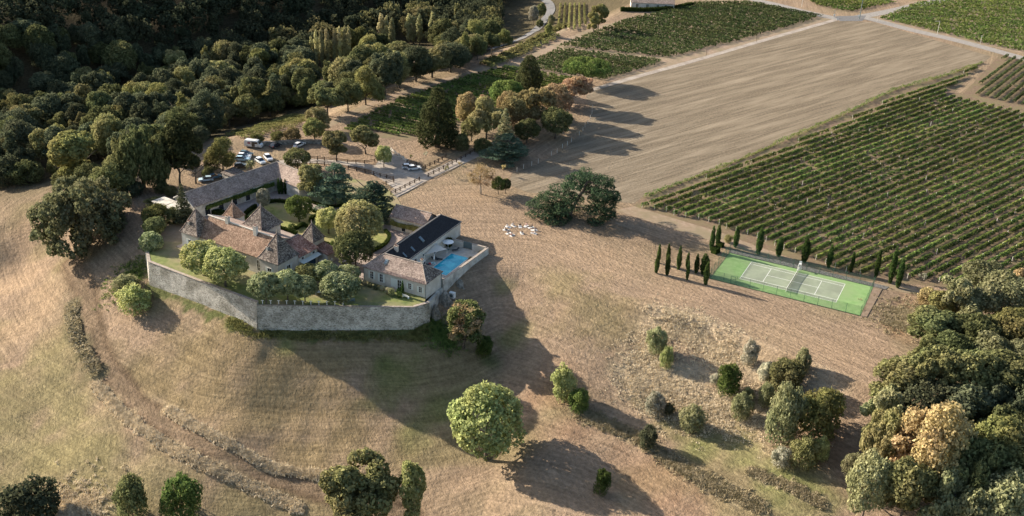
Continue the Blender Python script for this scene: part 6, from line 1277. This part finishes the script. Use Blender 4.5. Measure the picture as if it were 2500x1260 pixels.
# ------------------------------------------------------------------ vehicles
def car(px, py, rz, col, label, kind='car', L_=4.2, z=.06, k2=1.0):
    b = G(px, py, z); r = thing('parked_'+('van' if kind == 'van' else 'car'), b, label, 'van' if kind == 'van' else 'car', 'parked vehicles', math.radians(rz))
    pm = plain('car_paint', col, .25, 0, .6); W2 = .88 if kind == 'car' else .98
    if kind == 'car': body = [(-.5, .30), (-.5, .62), (-.47, .86), (-.30, .92), (.16, .92), (.42, .80), (.495, .66), (.5, .30)]; cab = [(-.46, .90), (-.36, 1.42), (.02, 1.46), (.22, .91)]
    else: body = [(-.5, .35), (-.5, 1.2), (-.49, 2.25), (-.44, 2.42), (.16, 2.42), (.27, 2.28), (.38, 1.35), (.49, 1.1), (.5, .35)]; cab = None
    def loft(prof, name, m, par, ins=0.0, L0=L_, rnd=.12, lower=0):
        n = len(prof); f = MB(); V_ = []; sec = [(-1, .93, -.0), (-.93, 1, 0), (.93, 1, 0), (1, .93, 0)]
        zc = sum(p[1] for p in prof)/n
        for sx, k, _ in sec:
            for x, zz in prof: tw = 1-(max(0, zz-1.0)*.16 if kind == 'car' else max(0, zz-1.5)*.05); V_.append((x*L0*k, sx*(W2-ins)*tw, zc+(zz-zc)*(k if k < 1 else 1)))
        F_ = [tuple(range(n-1, -1, -1)), tuple(3*n+i for i in range(n))]
        for s_ in range(3):
            for i in range(n): j = (i+1) % n; F_.append((s_*n+i, s_*n+j, (s_+1)*n+j, (s_+1)*n+i))
        f.add(V_, F_); return f.build(name, m, par)
    bd_ = loft(body, 'body', pm, r)
    if cab:
        g = loft([(x, zz) for x, zz in cab], 'windows', M['carglass'], r, .06); f = MB(); f.slab([(-.355*L_, -.60, 1.475), (.0*L_, -.60, 1.50), (.0*L_, .60, 1.50), (-.355*L_, .60, 1.475)], .05); f.build('roof', pm, r)
        f = MB(); f.slab([(.205*L_, -.6, .955), (.215*L_, .6, .955), (.02*L_, .55, 1.44), (.02*L_, -.55, 1.44)][::1], .02); f.build('windscreen', M['carglass'], r)
    else:
        f = MB(); f.slab([(.385*L_, -.82, 1.4), (.385*L_, .82, 1.4), (.275*L_, .78, 2.24), (.275*L_, -.78, 2.24)], .05); f.build('windscreen', M['carglass'], r)
        for s_ in (-1, 1): f = MB(); y0 = s_*.96; f.box(.12*L_, .30*L_, min(y0, y0+s_*.05), max(y0, y0+s_*.05), 1.4, 2.05); f.build('side_window', M['carglass'], r)
    for x in (-.31, .31):
        for s_ in (-1, 1):
            wh = MB(); y0 = s_*(W2-.17); wh.tube([(x*L_, y0-.1, .33), (x*L_, y0+.12 if s_ > 0 else y0-.12, .33)] if False else [(x*L_, min(y0, y0+s_*.19), .33), (x*L_, max(y0, y0+s_*.19), .33)], .33, 14); wo_ = wh.build('wheel', M['rubber'], r)
            f = MB(); f.tube([(x*L_, y0+s_*.192, .33), (x*L_, y0+s_*.2, .33)], .2, 10); f.build('rim', M['hub'], wo_)
    for s_ in (-1, 1):
        f = MB(); f.box(.47*L_, .497*L_, s_*.62-.16, s_*.62+.16, .62, .76); f.build('headlight', M['lamp'], r); f = MB(); f.box(-.502*L_, -.47*L_, s_*.68-.1, s_*.68+.1, .62, .85); f.build('tail_light', M['tail'], r)
        f = MB(); f.box(.17*L_, .2*L_, s_*(W2+.0)-.1, s_*(W2)+.1, .95, 1.08); f.build('mirror', pm, r)
    return r
Wt = (.62, .63, .62)
cv = car(620, 359, -8, (.58, .58, .55), 'white high-roofed camper van parked before the curved dark wall', 'van', 5.6)
f = MB(); f.box(-1.6, -.7, -1.02, -.985, 1.35, 1.85); f.build('side_window', plain('van_window', (.25, .03, .06), .2), cv); f = MB(); f.box(-.3, .7, -1.015, -.985, .5, 2.1); f.build('open_side_door', M['carglass'], cv)
car(673, 359, 60, (.02, .02, .025), 'small black car beside the white camper van', L_=3.9)
car(731, 357, 62, Wt, 'white car parked alone below the curved dark wall', L_=4.6)
car(601, 379, -12, (.03, .07, .075), 'dark teal car at the back of the left parked row', L_=4.3)
car(596, 385, -6, Wt, 'white car in the middle of the left parked row', L_=4.4)
car(592, 392, 2, (.30, .44, .50), 'pale blue estate car at the front of the left parked row', L_=4.7)
car(636, 397, -50, (.55, .6, .62), 'silver-white car nearest the barn roof', L_=4.3); car(655, 389, -58, (.55, .57, .60), 'silver-white car right behind the nearest one', L_=4.4)
car(588, 408, 20, (.04, .045, .05), 'dark car under the trees beside the palm', L_=4.0)
car(503, 442, -160, (.35, .46, .50), 'pale blue small van behind the long barn', L_=4.2); car(525, 435, 35, (.06, .13, .19), 'blue car behind the long barn', L_=3.9)
car(998, 411, 10, Wt, 'white car at the junction, behind the other', L_=4.3); car(1011, 414, 22, Wt, 'white car at the junction, in front', L_=4.2)

# ------------------------------------------------------------------ people on the grass
def sitting_person_mesh(pose):
    # metres, seat at origin; one skinned body
    J = {'hip': (0, 0, .12), 'waist': (0, .02, .30), 'chest': (0, .03, .48), 'neck': (0, .02, .62), 'head': (0, 0, .70), 'crown': (0, .0, .84)}
    rad = {'hip': .15, 'waist': .12, 'chest': .14, 'neck': .055, 'head': .085, 'crown': .075}
    E_ = [('hip', 'waist'), ('waist', 'chest'), ('chest', 'neck'), ('neck', 'head'), ('head', 'crown')]
    for s in (-1, 1):
        k = 'lr'[s > 0]
        J.update({'sh'+k: (s*.19, .03, .54), 'el'+k: (s*.27, -.06, .33), 'wr'+k: (s*.22, -.28, .22), 'ha'+k: (s*.20, -.36, .20), 'th'+k: (s*.12, -.05, .10)})
        if pose == 0: J.update({'kn'+k: (s*.38, -.32, .13), 'an'+k: (s*.02, -.48, .07), 'fo'+k: (-s*.13, -.50, .05)})
        elif pose == 1: J.update({'kn'+k: (s*.16, -.48, .14), 'an'+k: (s*.18, -.88, .07), 'fo'+k: (s*.20, -.93, .18)})
        else: J.update({'kn'+k: (s*.15, -.42, .42), 'an'+k: (s*.15, -.52, .07), 'fo'+k: (s*.15, -.68, .05)})
        rad.update({'sh'+k: .07, 'el'+k: .045, 'wr'+k: .033, 'ha'+k: .03, 'th'+k: .10, 'kn'+k: .07, 'an'+k: .045, 'fo'+k: .035})
        E_ += [('chest', 'sh'+k), ('sh'+k, 'el'+k), ('el'+k, 'wr'+k), ('wr'+k, 'ha'+k), ('hip', 'th'+k), ('th'+k, 'kn'+k), ('kn'+k, 'an'+k), ('an'+k, 'fo'+k)]
    names = list(J); me = bpy.data.meshes.new('body'); me.from_pydata([J[n] for n in names], [(names.index(a), names.index(b)) for a, b in E_], [])
    o = bpy.data.objects.new('tmp', me); COL.objects.link(o); sk = o.modifiers.new('s', 'SKIN'); ss = o.modifiers.new('u', 'SUBSURF'); ss.levels = 1; ss.render_levels = 1
    for i, n in enumerate(names): v = me.skin_vertices[0].data[i]; v.radius = (rad[n], rad[n]*.85); v.use_root = (i == 0)
    dg = bpy.context.evaluated_depsgraph_get(); m2 = bpy.data.meshes.new_from_object(o.evaluated_get(dg)); bpy.data.objects.remove(o); m2.name = 'body'
    return m2
skin = plain('skin', (.42, .26, .18), .6); hair_m = plain('dark_hair', (.03, .02, .015), .7); bodies = [sitting_person_mesh(k) for k in range(3)]
cloth = {c: plain('clothing_'+c, v, .8) for c, v in dict(white=(.65, .63, .6), black=(.02, .02, .02), navy=(.03, .04, .09), pink=(.45, .28, .26), grey=(.25, .25, .25)).items()}
def body_variant(k, c, c2):
    m2 = bodies[k].copy(); m2.materials.clear(); m2.materials.append(cloth[c]); m2.materials.append(skin); m2.materials.append(cloth[c2])
    for p in m2.polygons:
        x, y, z = p.center; p.use_smooth = True; p.material_index = 1 if z > .58 or (abs(x) > .16 and y < -.2 and .16 < z < .3 and abs(x) < .26) else (2 if z < .2 else 0)
    return m2
Z5 = lambda x, y: (1180+x/5.728, 400+y/5.728)
ppl = [((330, 880), 0, 'white', 'white', 'on a white mat at the upper left of the circle'), ((410, 862), 1, 'white', 'grey', 'in white, second along the far side of the circle'), ((512, 872), 0, 'black', 'white', 'in a black top in the middle of the far side'), ((605, 868), 0, 'pink', 'white', 'in a pink top on the far side of the circle'), ((680, 888), 2, 'black', 'black', 'with knees drawn up at the upper right of the circle'),
 ((728, 930), 0, 'navy', 'white', 'in a dark top at the right end of the circle'), ((722, 978), 1, 'white', 'navy', 'in white at the lower right of the circle'), ((540, 978), 0, 'black', 'white', 'in a dark top alone on the near side of the circle'), ((392, 1008), 1, 'pink', 'black', 'nearest the viewer on the left of the circle'), ((342, 978), 0, 'navy', 'white', 'beside the nearest one on the left of the circle'), ((300, 925), 1, 'white', 'black', 'at the far left end of the circle')]
ctr_ = G(*Z5(520, 925), 0)
mat_m = plain('white_mat', (.55, .54, .52), .9)
for (zx, k, c1, c2, lb) in ppl:
    b = G(*Z5(*zx), 0); d = ctr_-b; az = math.atan2(d[1], d[0])+math.pi/2
    m_ = MB(); m_.box(-.42, .42, -1.25, .55, .01, .05); mt = m_.build('exercise_mat', mat_m); mt.location = (b[0], b[1], 0); mt.rotation_euler = (0, 0, az); tag(mt, 'white mat under the person '+lb.split(',')[0].replace(' of the circle',''), 'mat', 'white mats laid in a circle')
    r = thing('person', (b[0], b[1], .05), 'person sitting '+lb, 'person', 'people sitting in a circle', az); r.scale = (1.15, 1.15, 1.15)
    obj('body', body_variant(k, c1, c2), r); f = MB(); f.ball((0, .03, .80), (.098, .10, .10), 8, 5); f.tube([(0, .1, .78), (0, .13, .62)], [.06, .03], 6); f.build('hair', hair_m, r, True)
    f = MB(); f.tube([(0, -.085, .765), (0, -.115, .745)], [.015, .018], 5); f.build('nose', skin, r)
p_ = G(529, 684, .05); r = thing('person', p_, 'person standing in dark clothes between the yellow-green trees and the wall', 'person'); t = MB()
me_ = bpy.data.meshes.new('body'); names = [('hip', (0, 0, .92), .15), ('chest', (0, 0, 1.3), .15), ('neck', (0, 0, 1.48), .055), ('head', (0, 0, 1.58), .09), ('top', (0, 0, 1.72), .08), ('sl', (-.19, 0, 1.4), .07), ('el', (-.25, 0, 1.12), .045), ('hl', (-.24, -.06, .82), .035), ('sr', (.19, 0, 1.4), .07), ('er', (.25, 0, 1.12), .045), ('hr', (.24, -.06, .82), .035), ('kl', (-.1, 0, .5), .075), ('al', (-.1, .03, .08), .05), ('fl', (-.1, -.14, .05), .04), ('kr', (.1, 0, .5), .075), ('ar', (.1, .03, .08), .05), ('fr', (.1, -.14, .05), .04)]
me_.from_pydata([n[1] for n in names], [(0, 1), (1, 2), (2, 3), (3, 4), (1, 5), (5, 6), (6, 7), (1, 8), (8, 9), (9, 10), (0, 11), (11, 12), (12, 13), (0, 14), (14, 15), (15, 16)], [])
o = bpy.data.objects.new('tmp', me_); COL.objects.link(o); o.modifiers.new('s', 'SKIN'); ss = o.modifiers.new('u', 'SUBSURF'); ss.levels = 1
for i, n in enumerate(names): v = me_.skin_vertices[0].data[i]; v.radius = (n[2], n[2]*.8); v.use_root = i == 0
m2 = bpy.data.meshes.new_from_object(o.evaluated_get(bpy.context.evaluated_depsgraph_get())); bpy.data.objects.remove(o); m2.materials.clear(); m2.materials.append(cloth['black']); obj('body', m2, r)
print('objects', len(bpy.data.objects), 'tris', sum(len(m.loops)-2*len(m.polygons) for m in bpy.data.meshes))
